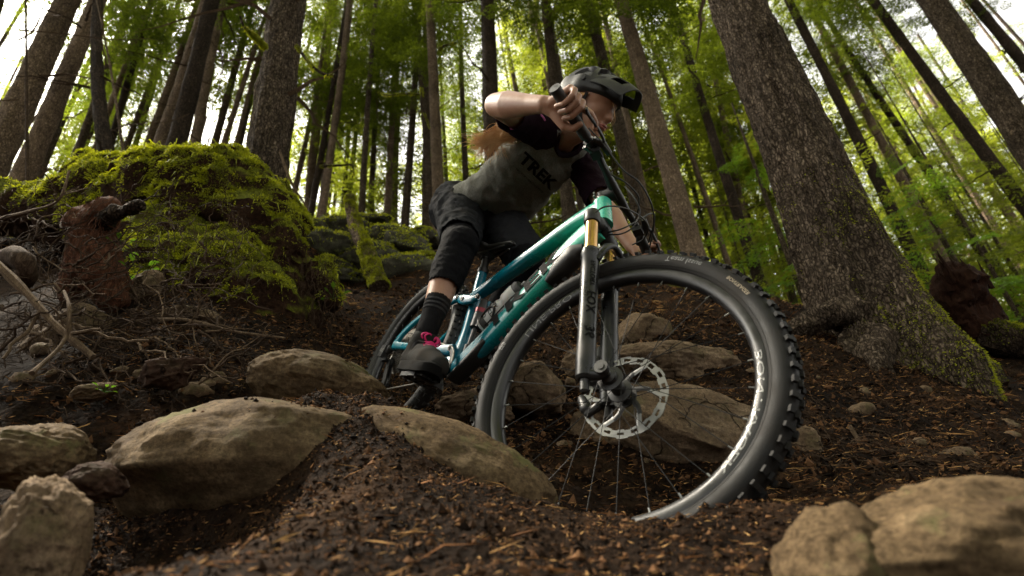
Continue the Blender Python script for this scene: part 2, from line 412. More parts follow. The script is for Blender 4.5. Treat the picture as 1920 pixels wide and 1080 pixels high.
# ------------------------------------------------------------------ stones
def stone(label, c, size, rot=(0, 0, 0), seed=0, m='rock_tan', sub=5, rough=.10, flat=0.25, cat='boulder', group=None, power=2.0, name='boulder', undercut=0):
    v, f = ico(sub)
    rng_ = np.random.default_rng(seed)
    w = v.copy()
    if power != 2: w = np.sign(w) * np.abs(w) ** (2 / power); 
    # cut a few flat planes into the ball, then break the surface up
    for k in range(7):
        nn = nrm(rng_.normal(size=3)); d = rng_.uniform(.62, .9); h = w @ nn - d
        w = w - np.clip(h, 0, None)[:, None] * nn * (1 - flat)
    dd = 1 + rough * 1.5 * fbm(v + seed * 3.1, 1.2, 2, seed) + rough * .7 * fbm(v + seed, 3.2, 4, seed + 3, ridge=True) + rough * .12 * fbm(v, 16, 3, seed + 9)
    w = w * dd[:, None] * np.asarray(size) / 2
    if undercut:
        dn = np.clip(-w[:, 2] / size[2] * 2 - .02, 0, 1) ** .7 * np.clip(.35 - w[:, 0] / size[0], 0, 1); w[:, 1] += undercut * dn
    R = rod([0, 0, rot[2]]) @ rod([0, rot[1], 0]) @ rod([rot[0], 0, 0])
    o = big_mesh(name, w @ R.T, f, M[m], smooth=True); o.location = c
    tag(o, label, cat, group); return o
stone('large rounded tan boulder with dark shaded hollow beneath its left side', P(474, 880, 1.12) + [0, .14, 0], (.74, .50, .36), (0, .04, .1), 3, 'rock_tan', 6, .045, .5, undercut=.30)
stone('long smooth tan boulder sloping down in front of the front tyre', P(855, 880, 1.18), (.50, .24, .20), (.1, .52, .06), 11, 'rock_tan', 6, .035, .6)
stone('half buried flat tan stone left of the rear wheel', P(598, 725, 1.72), (.46, .34, .20), (.0, .30, .1), 6, 'rock_tan', 6, .05, .5)
stone('blurred tan boulder filling the bottom right corner', P(1820, 1084, .60), (.36, .26, .19), (0, .02, -.15), 8, 'rock_tan', 6, .06, .5)
stone('blurred brown boulder beside the bottom right corner boulder', P(1580, 1095, .58), (.11, .14, .15), (0, .2, .3), 21, 'rock_tan', 5, .08, .5)
stone('rounded tan stone cut by the left picture edge', P(50, 858, .98), (.19, .18, .13), (0, .15, 0), 9, 'rock_tan', 6, .08, .4)
stone('upright pale lichen-spotted stone in the bottom left corner', P(85, 1022, .72), (.105, .12, .19), (0, -.12, .4), 14, 'rock_grey', 6, .10, .4)
stone('small dark brown stone between the corner stones', P(175, 905, .92), (.10, .1, .06), (0, .1, .2), 15, 'rock_dark', 5, .12, .4)
# rocks seen through and behind the front wheel
stone('big flat-topped brown boulder behind the front wheel rotor', P(1262, 835, 1.78), (.66, .46, .42), (-.15, .22, .1), 23, 'rock_grey', 6, .07, .4)
stone('angular pale stone seen through the left half of the front wheel', P(985, 732, 2.08), (.33, .27, .21), (0, .2, .2), 32, 'rock_grey', 5, .09, .3)
stone('broad cracked slab of stone seen above the rotor', P(1240, 692, 2.5), (.76, .36, .25), (0, .03, .1), 41, 'rock_grey', 6, .08, .3)
stone('rounded pink-grey stone behind the top of the fork leg', P(1205, 635, 2.8), (.33, .26, .26), (0, 0, 0), 55, 'rock_grey', 5, .08, .4)
stone('small pale stone at the upper right inside the wheel', P(1330, 655, 2.8), (.22, .16, .10), (0, .2, 0), 61, 'rock_grey', 5, .1, .3)
stone('pale stone emerging behind the right edge of the front tyre', P(1500, 850, 1.75), (.15, .14, .16), (0, .1, 0), 63, 'rock_grey', 5, .1, .3)
stone('low stone ledge near the root crest inside the wheel', P(1105, 690, 2.5), (.34, .24, .2), (0, -.1, 0), 65, 'rock_grey', 5, .1, .3)
stone('flat brown stone between the rear and front wheels', P(880, 765, 2.0), (.30, .22, .13), (0, -.1, .1), 67, 'rock_grey', 5, .1, .3)
stone('small stone low beside the left tyre edge', P(925, 775, 1.95), (.14, .12, .07), (0, .1, .1), 68, 'rock_grey', 5, .1, .3)
# left bank stones
stone('flat brown stone lying above the twigs on the left bank', P(362, 597, 2.2), (.24, .18, .075), (0, .02, 0), 71, 'rock_grey', 5, .1, .3)
stone('angular grey stone behind the root tangle', P(130, 640, 2.15), (.42, .3, .26), (.2, -.3, .2), 73, 'rock_grey', 5, .08, .3)
stone('grey stone below the red stump on the left bank', P(262, 545, 2.4), (.16, .14, .22), (0, .5, 0), 75, 'rock_grey', 5, .1, .3)
stone('dark jagged chunk lying above the large tan boulder', P(320, 700, 1.55), (.17, .12, .09), (0, -.3, .1), 77, 'rock_dark', 5, .16, .1, 'rock')
stone('small brown stone in the litter on the left', P(180, 735, 1.5), (.11, .09, .05), (0, -.2, 0), 79, 'rock_grey', 5, .1, .3)
# right side stones
stone('small square pale stone right of the big tree roots', P(1780, 640, 3.4), (.13, .12, .14), (0, .4, 0), 83, 'rock_grey', 4, .1, .2)
stone('small grey stone on the dark slope below the big tree', P(1640, 745, 2.6), (.16, .12, .08), (0, 0, 0), 85, 'rock_grey', 4, .1, .3)
# mossy rock wall at the top of the gully
wall = [(615,470,5.6,.8,.6,.42,0),(625,525,5.2,.6,.5,.24,.1),(690,500,5.6,.75,.6,.5,0),(745,520,5.4,.95,.6,.5,0),(650,435,6.0,.7,.5,.34,.2),(720,455,6.0,.7,.5,.38,-.1),
        (765,470,5.9,.6,.6,.45,.2),(590,440,5.8,.5,.5,.3,-.2),(800,500,5.6,.3,.3,.28,.1),(690,425,6.3,.8,.5,.18,.05),(620,500,5.3,.45,.3,.16,.25),(790,450,6.2,.5,.4,.22,.2)]
wl = ['squared mossy rock at the left end of the rock wall','low flat mossy rock at the foot of the wall, left','dark overhanging rock behind the leaning log','long rounded moss-covered rock right of the log','slanting rock on top of the wall left of the log',
      'pointed pale rock right of the log','tall mossy rock near the rider\'s leg','small rock tucked under the far left of the wall','pale angular stone just left of the rider\'s knee','flat capstone lying along the top of the wall','grey tongue-shaped rock at the foot of the wall','mossy capstone on the right of the wall']
for k, (x, y, d, a, b, c, r) in enumerate(wall):
    stone(wl[k], P(x, y, d), (a, b, c), (.1, r, .2 * (k % 3 - 1)), 100 + k, 'rock_grey' if k == 8 else 'rock_moss', 5, .09, .25, group='mossy rocks of the gully wall')
for k in range(36):   # loose cobbles
    r_ = random.Random(900 + k)
    x, y, d = [(r_.uniform(980, 1420), r_.uniform(600, 900), 0), (r_.uniform(1500, 1900), r_.uniform(660, 860), 0), (r_.uniform(30, 420), r_.uniform(640, 760), 0)][k % 3]
    dirv = W @ np.array([(x - 960) / FPX, (y - 540) / FPX, 1.0])
    t = np.linspace(.8, 6, 260); q = dirv * t[:, None]; hit = np.nonzero(base_z(q[:, 0], q[:, 1]) > q[:, 2])[0]
    if not len(hit): continue
    q = q[hit[0]]; s = r_.uniform(.02, .07)
    wh = ['inside the front wheel', 'on the dark slope right of the wheel', 'in the litter of the left bank'][k % 3]
    stone('small brown cobble ' + wh, q, (s * 1.5, s * 1.2, s), (0, r_.uniform(-.4, .4), r_.uniform(0, 3)), 200 + k, 'rock_grey', 3, .12, .3, 'cobble', 'cobbles ' + wh, name='cobble')

# ------------------------------------------------------------------ scatter: crumbs, needles, moss
def surf_points(n, x0, x1, y0, y1, seed, dens=None):
    r = np.random.default_rng(seed); x = r.uniform(x0, x1, n); y = r.uniform(y0, y1, n)
    return x, y, ground_z(x, y)
def scatter_crumbs(name, x, y, z, smin, smax, seed, mat_, sub=1):
    r = np.random.default_rng(seed)
    v = np.array([[1, 0, 0], [-1, 0, 0], [0, 1, 0], [0, -1, 0], [0, 0, 1], [0, 0, -1.]]); f = np.array([[0, 2, 4], [2, 1, 4], [1, 3, 4], [3, 0, 4], [2, 0, 5], [1, 2, 5], [3, 1, 5], [0, 3, 5]])
    k = (fbm(np.stack([x, y, x * 0], 1), 5, 3, seed) * .5 + .55) > r.random(len(x)); x, y, z = x[k], y[k], z[k]; n = len(x)
    s = smin * (smax / smin) ** (r.random(n) ** 3.2)
    jit = 1 + .5 * r.normal(size=(n, len(v), 1)).clip(-1.3, 1.3)
    sc = s[:, None, None] * (1 + .35 * r.uniform(-1, 1, (n, 1, 3)))
    V = (v[None] * jit + .18 * r.normal(size=(n, len(v), 3))) * sc + np.stack([x, y, z + s * .15], 1)[:, None]
    F = f[None] + (np.arange(n) * len(v))[:, None, None]
    tint = np.repeat(r.random(n) ** 1.3, len(v))
    return big_mesh(name, V.reshape(-1, 3), F.reshape(-1, 3), mat_, col=tint)
def scatter_sticks(name, x, y, z, lmin, lmax, w, seed, mat_, lift=.35, up=None):
    r = np.random.default_rng(seed); n = len(x)
    L = r.uniform(lmin, lmax, n); a = r.uniform(0, 2 * np.pi, n); e = r.uniform(-.2, lift, n)
    d = np.stack([np.cos(a) * np.cos(e), np.sin(a) * np.cos(e), np.sin(e)], 1)
    s = np.cross(d, r.normal(size=(n, 3))); s /= np.linalg.norm(s, axis=1)[:, None]
    t = np.cross(d, s); c = np.stack([x, y, z], 1) + np.array([0, 0, .004])
    ww = w * r.uniform(.5, 1.6, n)[:, None]; bend = t * (L * r.uniform(-.12, .12, n))[:, None]
    h = d * (L / 2)[:, None]
    V = np.stack([c - h, c + s * ww + bend, c - s * ww + bend, c + t * ww * 1.2 + bend, c + h], 1)
    F = np.array([[0, 1, 2], [0, 2, 3], [0, 3, 1], [4, 2, 1], [4, 3, 2], [4, 1, 3]])[None] + (np.arange(n) * 5)[:, None, None]
    return big_mesh(name, V.reshape(-1, 3), F.reshape(-1, 3), mat_, col=np.repeat(r.random(n), 5))
x, y, z = surf_points(170000, -1.1, 1.3, .35, 1.35, 1)
o = scatter_crumbs('soil_crumbs', x, y, z, .0009, .0060, 2, M['crumb']); tag(o, 'loose dark soil crumbs heaped in the near foreground', 'soil', kind='stuff')
x, y, z = surf_points(90000, -1.5, 2.4, 1.3, 3.0, 3)
o = scatter_crumbs('soil_crumbs', x, y, z, .0018, .013, 4, M['crumb']); tag(o, 'dark soil crumbs on the slope behind the front wheel', 'soil', kind='stuff')
x, y, z = surf_points(50000, -4.5, 4.5, 2.7, 6.2, 5)
o = scatter_crumbs('soil_crumbs', x, y, z, .003, .022, 6, M['crumb']); tag(o, 'soil clods on the upper slope under the trees', 'soil', kind='stuff')
x, y, z = surf_points(10000, -1.1, 1.3, .3, 1.4, 7)
o = scatter_sticks('needle_litter', x, y, z, .005, .020, .0007, 8, M['needle'], .6); tag(o, 'orange-brown dead needles and bark chips in the foreground soil', 'needle litter', kind='stuff')
x, y, z = surf_points(16000, -1.6, 2.6, 1.3, 3.2, 9)
o = scatter_sticks('needle_litter', x, y, z, .012, .045, .0014, 10, M['needle'], .6); tag(o, 'dead needles and fine twigs on the slope around the wheels', 'needle litter', kind='stuff')
x, y, z = surf_points(12000, -4.5, 4.8, 2.8, 6.0, 11)
o = scatter_sticks('needle_litter', x, y, z, .03, .12, .003, 12, M['needle'], .6); tag(o, 'fallen twigs and needles on the upper slope', 'needle litter', kind='stuff')

for nn_, bb_, ll_, sd_, lb_ in ((420, (-1.1, 1.3, .35, 1.45), (.03, .09), 31, 'thin broken twigs lying in the foreground soil'), (700, (-1.6, 2.6, 1.45, 3.2), (.04, .14), 33, 'thin broken twigs lying on the middle slope')):
    x, y, z = surf_points(nn_, *bb_, sd_)
    o = scatter_sticks('twig_litter', x, y, z + .003, *ll_, .0014, sd_ + 1, M['needle'], .3); tag(o, lb_, 'twigs', kind='stuff')

# ------------------------------------------------------------------ blob surfaces (unions of tapered capsules, remeshed)
def blob(segs, voxel, smooth=4, name='blob', tex=None, fac=.5):
    """segs: (a, b, ra, rb[, squash vec]) -> (verts, faces) of one continuous skin"""
    bm = bmesh.new()
    for s in segs:
        a, b, ra, rb = np.asarray(s[0], float), np.asarray(s[1], float), s[2], s[3]
        sq = s[4] if len(s) > 4 else None        # (axis, factor): flatten across an axis
        L = np.linalg.norm(b - a); n = max(2, int(L / (min(ra, rb) * .35)) + 1) if L > 1e-6 else 1
        n = min(n, 40)
        v, f = ico(3 if max(ra, rb) > voxel * 4 else 2)
        for k in range(n):
            t = k / max(1, n - 1); c = a + (b - a) * t; r = ra + (rb - ra) * t; q = v * r
            if sq is not None:
                ax = nrm(sq[0]); q = q - np.outer(q @ ax, ax) * (1 - sq[1])
            vs = [bm.verts.new(p) for p in (q + c)]
            for t3 in f: bm.faces.new([vs[i] for i in t3])
    me = bpy.data.meshes.new('tmp'); bm.to_mesh(me); bm.free()
    o = bpy.data.objects.new('tmp', me); COL.objects.link(o)
    md = o.modifiers.new('r', 'REMESH'); md.mode = 'VOXEL'; md.voxel_size = voxel
    if smooth:
        s_ = o.modifiers.new('s', 'SMOOTH'); s_.iterations = smooth; s_.factor = fac
    dg = bpy.context.evaluated_depsgraph_get(); ev = o.evaluated_get(dg); em = ev.to_mesh()
    nv = len(em.vertices); V = np.empty(nv * 3); em.vertices.foreach_get('co', V); V = V.reshape(-1, 3)
    F = [tuple(p.vertices) for p in em.polygons]; ev.to_mesh_clear()
    bpy.data.objects.remove(o); bpy.data.meshes.remove(me)
    return V, F
def vnormals(V, F):
    N = np.zeros_like(V); q = np.array([f[:3] for f in F]); n = np.cross(V[q[:, 1]] - V[q[:, 0]], V[q[:, 2]] - V[q[:, 0]])
    for k in range(3): np.add.at(N, q[:, k], n)
    return N / (np.linalg.norm(N, axis=1)[:, None] + 1e-12)
def mesh_obj(name, V, F, m, parent=None, smooth=True):
    mb = MB(); mb.add(V, F); return mb.build(name, m, parent, smooth)
def moss_strands(name, V, F, n, seed, L, w, sel, parent=None, droop=.4, m='moss'):
    """short feathery strands standing out of a surface where sel(points, normals) holds"""
    r = np.random.default_rng(seed); q = np.array([f[:3] for f in F] + [(f[0], f[2], f[3]) for f in F if len(f) == 4])
    A = V[q[:, 0]]; B = V[q[:, 1]]; Cc = V[q[:, 2]]; nn = np.cross(B - A, Cc - A); ar = np.linalg.norm(nn, axis=1); nn /= ar[:, None] + 1e-12
    idx = r.choice(len(q), n, p=ar / ar.sum()); u, v = r.random(n), r.random(n); k = u + v > 1; u[k], v[k] = 1 - u[k], 1 - v[k]
    p = A[idx] + (B - A)[idx] * u[:, None] + (Cc - A)[idx] * v[:, None]; N = nn[idx]
    k = sel(p, N) > r.random(n); p, N = p[k], N[k]; n = len(p)
    cl = (fbm(p, 11, 3, seed) * .9 + .5).clip(0, 1)
    d = N * .9 + r.normal(size=(n, 3)) * .55; d[:, 2] -= droop * .6; d /= np.linalg.norm(d, axis=1)[:, None]
    ll = (L * r.uniform(.5, 1.5, n) * (.5 + cl))[:, None]; s = np.cross(d, r.normal(size=(n, 3))); s /= np.linalg.norm(s, axis=1)[:, None]
    mid = p + d * ll * .6 ; tip = mid + (d * .5 + np.array([0, 0, -droop])) * ll * .6
    ww = w * r.uniform(.6, 1.4, n)[:, None]
    VV = np.stack([p - N * .004, mid + s * ww, mid - s * ww, tip], 1).reshape(-1, 3)
    FF = np.array([[0, 1, 2], [1, 3, 2]])[None] + (np.arange(n) * 4)[:, None, None]
    tn = np.repeat((.55 * cl + .45 * r.random(n)), 4).reshape(-1, 4); tn[:, 3] += .2
    return big_mesh(name, VV, FF.reshape(-1, 3), M[m], parent, col=tn.ravel().clip(0, 1))

# mossy mound: an old root plate overgrown with moss
def disp(V, F, amp, sc, seed, ridge=True):
    N = vnormals(V, F); return V + N * (amp * fbm(V, sc, 4, seed, ridge=ridge))[:, None]
mound = empty('mossy_mound', P(420, 480, 3.2)); tag(mound, 'large bright green mossy mound with a dark undercut right end', 'mound')
mi_ = Matrix.Translation(-Vector(mound.location))
segs = [(P(190, 378, 3.5), P(330, 385, 3.4), .22, .32), (P(330, 395, 3.4), P(412, 388, 3.3), .34, .31), (P(420, 350, 3.45), P(450, 345, 3.45), .17, .13),
        (P(430, 415, 3.3), P(490, 445, 3.1), .27, .17), (P(490, 400, 3.3), P(535, 462, 3.05), .17, .13), (P(300, 470, 3.0), P(420, 500, 2.9), .22, .2), (P(420, 520, 2.8), P(300, 500, 2.8), .15, .12),
        (P(90, 402, 3.5), P(200, 420, 3.3), .13, .18), (P(175, 335, 3.6), P(210, 340, 3.6), .12, .11), (P(430, 305, 3.45), P(455, 320, 3.4), .075, .07), (P(475, 330, 3.4), P(480, 370, 3.3), .08, .08), (P(405, 345, 3.3), P(410, 365, 3.25), .07, .06),
        (P(485, 365, 3.8), P(490, 430, 3.5), .10, .12), (P(330, 560, 2.75), P(480, 580, 2.75), .18, .18), (P(530, 520, 3.1), P(556, 585, 3.0), .12, .10), (P(480, 500, 3.1), P(540, 560, 3.1), .22, .18), (P(590, 500, 3.1), P(625, 560, 3.0), .07, .05),
        (P(-60, 395, 3.6), P(60, 395, 3.5), .13, .12)]
V, F = blob(segs, .028, 3); V = disp(V, F, .045, 3.4, 4); V = disp(V, F, .022, 10, 8)
def xf_to(o): 
    l = np.array(o.location); return lambda v: v - l
mb = MB(); mb.add(V, F); body = mb.build('earth_body', M['crumb'], mound, True, xf_to(mound)); 
me = body.data; me.materials.clear(); me.materials.append(M['mossbed'])
def pix(p):
    c = np.asarray(p) @ W; return 960 + FPX * c[:, 0] / c[:, 2], 540 + FPX * c[:, 1] / c[:, 2]
def sel_m(p, n):
    h = fbm(p, 3, 3, 31); ux, uy = pix(p)
    top = np.clip((n[:, 2] + .35 + h * .4) * 1.6, 0, 1)
    under = np.clip((ux - 500) / 60, 0, 1) * np.clip((uy - 440) / 30, 0, 1) * (ux < 592)
    low = np.clip((uy - 545) / 25, 0, 1)
    top = top * np.clip(.25 + (ux - 20) / 130 + h * .5, 0, 1) * np.clip(1.1 + 1.5 * fbm(p, 5.5, 3, 77), 0, 1)
    return top * (1 - under) * (1 - low)
o = moss_strands('moss', V - np.array(mound.location), F, 260000, 3, .019, .0028, lambda p, n: sel_m(p + np.array(mound.location), n), mound); tag(o, kind='stuff')
o = moss_strands('moss', V - np.array(mound.location), F, 5000, 5, .05, .003, lambda p, n: sel_m(p + np.array(mound.location), n) * .8, mound, 1.1); tag(o, kind='stuff')

# dead twigs and roots
def wander(a, b, wob, seed, n=14, sag=0):
    r = np.random.default_rng(seed); a, b = np.asarray(a), np.asarray(b); t = np.linspace(0, 1, n)[:, None]
    L = np.linalg.norm(b - a); off = np.cumsum(r.normal(size=(n, 3)), 0); off -= off[0] + (off[-1] - off[0]) * t
    return a + (b - a) * t + off * wob * L / math.sqrt(n) + np.array([0, 0, -1]) * sag * np.sin(np.pi * t)
def limb_obj(name, pts, r0, r1, m, label, cat, group=None, forks=0, seed=0, parent=None, seg=7):
    mb = MB(); pts = np.asarray(pts); n = len(pts); rr = np.linspace(r0, r1, n) * (1 + .18 * np.random.default_rng(seed).normal(size=n).clip(-1, 1))
    tube(mb, pts, rr, seg)
    r = np.random.default_rng(seed + 5)
    for k in range(forks):
        i = r.integers(n // 4, n - 2); d = nrm(pts[i + 1] - pts[i]); s = nrm(np.cross(d, r.normal(size=3)))
        L = np.linalg.norm(pts[-1] - pts[0]) * r.uniform(.15, .4); e = pts[i] + (d * .7 + s * .8) * L
        q = wander(pts[i], e, .12, seed * 31 + k, 8); tube(mb, q, np.linspace(rr[i] * .6, r1 * .5, 8), 5)
    c = pts[0]; o = mb.build(name, M[m], parent, True, lambda v: v - c)
    o.location = c
    if parent is None: tag(o, label, cat, group)
    return o
limb_obj('branch', smooth_path([P(-10, 490, 1.75), P(60, 560, 1.7), P(105, 610, 1.65), P(175, 670, 1.6)], 14), .014, .009, 'twig', 'thick smooth branch crossing the left root tangle diagonally', 'branch', None, 3, 4)
limb_obj('branch', smooth_path([P(290, 600, 1.95), P(350, 600, 1.9), P(440, 622, 1.9), P(535, 634, 1.9)], 14), .009, .004, 'twig', 'long pale twig pointing right toward the soil slope', 'branch', None, 3, 7)
limb_obj('branch', smooth_path([P(1593, 798, 1.85), P(1620, 840, 1.8), P(1650, 865, 1.75), P(1688, 890, 1.65)], 12), .008, .004, 'twig', 'pale bare stick lying on the dark slope at right', 'stick', None, 0, 9)
limb_obj('branch', smooth_path([P(0, 410, 2.3), P(60, 395, 2.2), P(110, 375, 2.15), P(130, 320, 2.2)], 12), .008, .004, 'twig', 'grey forked root curling up above the left tangle', 'root', None, 3, 12)
limb_obj('root', smooth_path([P(-10, 500, 2.0), P(25, 480, 1.9), P(50, 500, 1.85), P(45, 530, 1.9)], 12), .035, .03, 'root', 'thick ribbed root stub at the left picture edge', 'root', None, 0, 13, seg=12)
limb_obj('root', smooth_path([P(60, 700, 1.4), P(120, 640, 1.55), P(130, 580, 1.6), P(120, 545, 1.7)], 12), .007, .004, 'twig', 'curved thin root rising before the grey stone', 'root', None, 2, 14)
limb_obj('branch', smooth_path([P(525, 285, 3.9), P(545, 340, 3.8), P(577, 392, 3.8)], 10), .012, .006, 'twig', 'dark bare stick leaning right of the mossy mound', 'stick', None, 1, 15)
rr = random.Random(5)
for k in range(96):
    x0, y0 = rr.uniform(-20, 420), rr.uniform(400, 720)
    d0 = 1.55 + (720 - y0) / 320 * .75 - .1 * rr.random() + x0 / 420 * .15
    a = rr.uniform(-.9, .5) + (1.2 if rr.random() < .3 else 0); L = rr.uniform(60, 210)
    x1, y1 = x0 + L * math.cos(a), y0 + L * math.sin(a)
    if y1 < 330 or (x1 > 450 and y1 < 560): continue
    d1 = d0 + rr.uniform(-.15, .1) - (y1 - y0) / 320 * .5
    q = wander(P(x0, y0, d0), P(x1, y1, d1), .10, 300 + k, 14)
    limb_obj('root', q, rr.uniform(.002, .0062), .0012, 'root' if k % 4 else 'twig', 'thin twisted root in the dark tangle on the left bank', 'root', 'thin roots of the left tangle', rr.choice([1, 2, 3]), k)
mbt = MB()
for k in range(520):    # finest rootlets: nobody could count these
    x0, y0 = rr.uniform(-40, 470), rr.uniform(380, 740)
    d0 = 1.6 + (740 - y0) / 340 * .85 + rr.uniform(-.1, .12)
    if x0 > 250: d0 = max(d0, 1.9)
    a = rr.uniform(0, 6.28); L = rr.uniform(25, 90)
    q = wander(P(x0, y0, d0), P(x0 + L * math.cos(a), y0 + L * math.sin(a), d0 - L * math.sin(a) / 400), .16, 900 + k, 9)
    tube(mbt, q, np.linspace(.0022, .0006, 9), 3)
for k in range(420):
    x0, y0 = rr.uniform(1480, 1930), rr.uniform(640, 900)
    dirv = W @ np.array([(x0 - 960) / FPX, (y0 - 540) / FPX, 1.0]); t = np.linspace(1, 5, 120); q = dirv * t[:, None]
    hit = np.nonzero(base_z(q[:, 0], q[:, 1]) > q[:, 2])[0]
    if not len(hit): continue
    q = q[hit[0]]; a = rr.uniform(0, 6.28); L = rr.uniform(.05, .22); e = q + [L * math.cos(a), L * math.sin(a) * .7, 0]
    e[2] = base_z(e[0], e[1])[0] + rr.uniform(0, .04); q[2] += .01
    tube(mbt, wander(q, e, .14, 2000 + k, 8), np.linspace(.0022, .0007, 8), 3)
for k in range(200):
    x0, y0 = rr.uniform(440, 640), rr.uniform(470, 620)
    q = wander(P(x0, y0, 2.85), P(x0 + rr.uniform(-30, 20), y0 + rr.uniform(20, 80), 2.8), .16, 3000 + k, 8); tube(mbt, q, np.linspace(.002, .0006, 8), 3)
o = mbt.build('rootlets', M['root'], None, True); tag(o, 'hair-fine rootlets hanging through the soil banks', 'rootlets', kind='stuff')

# red rotten stump in the left tangle
st = empty('rotten_stump', P(180, 480, 2.35)); tag(st, 'red-brown rotten stump with a dark broken limb in the root tangle', 'stump')
V, F = blob([(P(165, 420, 2.4), P(185, 500, 2.3), .075, .085), (P(185, 500, 2.3), P(215, 560, 2.25), .085, .05), (P(200, 395, 2.35), P(165, 425, 2.4), .045, .07), (P(150, 500, 2.35), P(130, 560, 2.3), .05, .03)], .014, 2)
V = disp(V * [1, 1, .25], F, .016, 16, 3) * [1, 1, 4] if False else disp(disp(V, F, .012, 7, 3), F, 0, 1, 1) + vnormals(V, F) * (.010 * fbm(V * [1, 1, .14], 60, 4, 6, ridge=True))[:, None]
o = mesh_obj('trunk', V - np.array(st.location), F, M['rot'], st)
mb = MB(); r_ = np.random.default_rng(6)
for k in range(90):
    x0, y0 = r_.uniform(152, 212), r_.uniform(395, 500); q = P(x0, y0, 2.27 + .1 * abs(x0 - 182) / 30); tube(mb, wander(q, q + [r_.normal() * .02, -.01, -r_.uniform(.03, .10)], .1, 5000 + k, 5), [.0028, .003, .0024, .0018, .0008], 4)
o = mb.build('bark_fibres', M['rot'], st, True, xf_to(st)); tag(o, kind='stuff')
V, F = blob([(P(190, 420, 2.35), P(215, 400, 2.3), .035, .03), (P(215, 400, 2.3), P(262, 385, 2.25), .03, .018)], .01, 2)
o = mesh_obj('broken_limb', disp(V, F, .01, 14, 5) - np.array(st.location), F, M['bark_dark'], st)

# mossy log leaning on the rock wall
lg = empty('fallen_log', P(690, 480, 5.0)); tag(lg, 'yellow-green mossy log leaning against the rock wall', 'log')
pts = smooth_path([P(655, 370, 5.6), P(665, 420, 5.35), P(690, 480, 5.0), P(712, 540, 4.7)], 30); mb = MB(); tube(mb, pts, np.linspace(.045, .078, 30), 24)
V, F = np.concatenate(mb.v), mb.f; V = disp(V, F, .014, 12, 2)
mesh_obj('trunk', V - np.array(lg.location), F, M['bark_pale'], lg)
F4 = [f for f in F if len(f) == 4]
o = moss_strands('moss', V - np.array(lg.location), F4, 30000, 9, .012, .005, lambda p, n: np.clip(.85 + n[:, 0] + fbm(p, 6, 2, 3), 0, 1), lg, .5); tag(o, kind='stuff')
q = wander(P(660, 385, 5.5), P(650, 365, 5.6), .1, 3, 6); mb = MB(); tube(mb, q, np.linspace(.03, .004, 6), 6); mb.build('splinter', M['twig'], lg, True, xf_to(lg))
# moss on the wall rocks and floor patches
rng_w = np.random.default_rng(44)
mv, mf = [], []; 
for ob in [o for o in COL.objects if o.get('group') == 'mossy rocks of the gully wall']:
    v = np.empty(len(ob.data.vertices) * 3); ob.data.vertices.foreach_get('co', v); v = v.reshape(-1, 3)
    f = [tuple(p.vertices) for p in ob.data.polygons]
    o = moss_strands('moss', v, f, 5000, 7, .03, .008, lambda p, n: np.clip(n[:, 2] * 1.2 - .1 + fbm(p, 5, 3, 3) * .6, 0, 1), ob, .6); tag(o, kind='stuff')

# soil spilt over the boulders
def spilt(o_list, n, seed, x0, x1, y0, y1):
    xs, ys, zs = [], [], []; r = np.random.default_rng(seed); bvs = []
    for o in o_list:
        v = np.empty(len(o.data.vertices) * 3); o.data.vertices.foreach_get('co', v); v = v.reshape(-1, 3) + np.array(o.location)
        bvs.append(BVHTree.FromPolygons([Vector(q) for q in v], [tuple(p.vertices) for p in o.data.polygons]))
    for k in range(n):
        x, y = r.uniform(x0, x1), r.uniform(y0, y1)
        for b in bvs:
            h = b.ray_cast(Vector((x, y, 2)), Vector((0, 0, -1)))
            if h[0] is not None and h[1].z > .55:
                g_ = ground_z(x, y)[0]
                if h[0].z > g_ - .005 and r.random() < max(.03, .85 - (h[0].z - g_) * 14 + .8 * vnoise(np.array([[x * 14, y * 14, 1.]]), 3)[0]): xs.append(x); ys.append(y); zs.append(h[0].z + .001)
                break
    return np.array(xs), np.array(ys), np.array(zs)
bl = [o for o in COL.objects if o.name.startswith('boulder')][:3]
x, y, z = spilt(bl, 26000, 5, -.8, .35, .8, 1.9)
o = scatter_crumbs('soil_crumbs', x, y, z, .0015, .009, 22, M['crumb']); tag(o, 'dark soil crumbs spilt over the tan boulders', 'soil', kind='stuff')
k = np.random.default_rng(3).random(len(x)) < .12
o = scatter_sticks('needle_litter', x[k], y[k], z[k], .006, .02, .0009, 23, M['needle'], .4); tag(o, 'dead needles lying on the tan boulders', 'needle litter', kind='stuff')
# small leafy plants
def small_plant(c, n, L, label, seed, m='leaf_bright'):
    r = np.random.default_rng(seed); e = empty('small_plant', c); tag(e, label, 'plant')
    mb = MB()
    for k in range(n):
        a = 6.283 * k / n + r.uniform(-.3, .3); el = r.uniform(.3, 1.0); d = np.array([math.cos(a) * math.cos(el), math.sin(a) * math.cos(el), math.sin(el)]); l = L * r.uniform(.7, 1.2)
        stem = smooth_path([np.zeros(3), d * l * .5, d * l * .9 - [0, 0, .1 * l]], 6); tube(mb, stem, .0012, 4)
        s = nrm(np.cross(d, [0, 0, 1.])); t_ = np.linspace(0, 1, 7); w_ = np.sin(np.pi * t_ ** .8) * l * .17 + .0004
        base = stem[-1]; ax = [base + d * l * .75 * q - np.array([0, 0, .25 * l * q * q]) for q in t_]
        lv = MB(); lv.add(np.concatenate([[p - s * w - [0, 0, -.2 * w] for p, w in zip(ax, w_)], ax, [p + s * w - [0, 0, -.2 * w] for p, w in zip(ax, w_)]]), [(i, i + 1, i + 8, i + 7) for i in range(6)] + [(i + 7, i + 8, i + 15, i + 14) for i in range(6)]); lv.build('leaf', M[m], e)
    mb.build('stem', M['leaf_bright'], e)
small_plant(P(228, 470, 2.3), 5, .07, 'pale green leafy plant beside the red stump', 1)
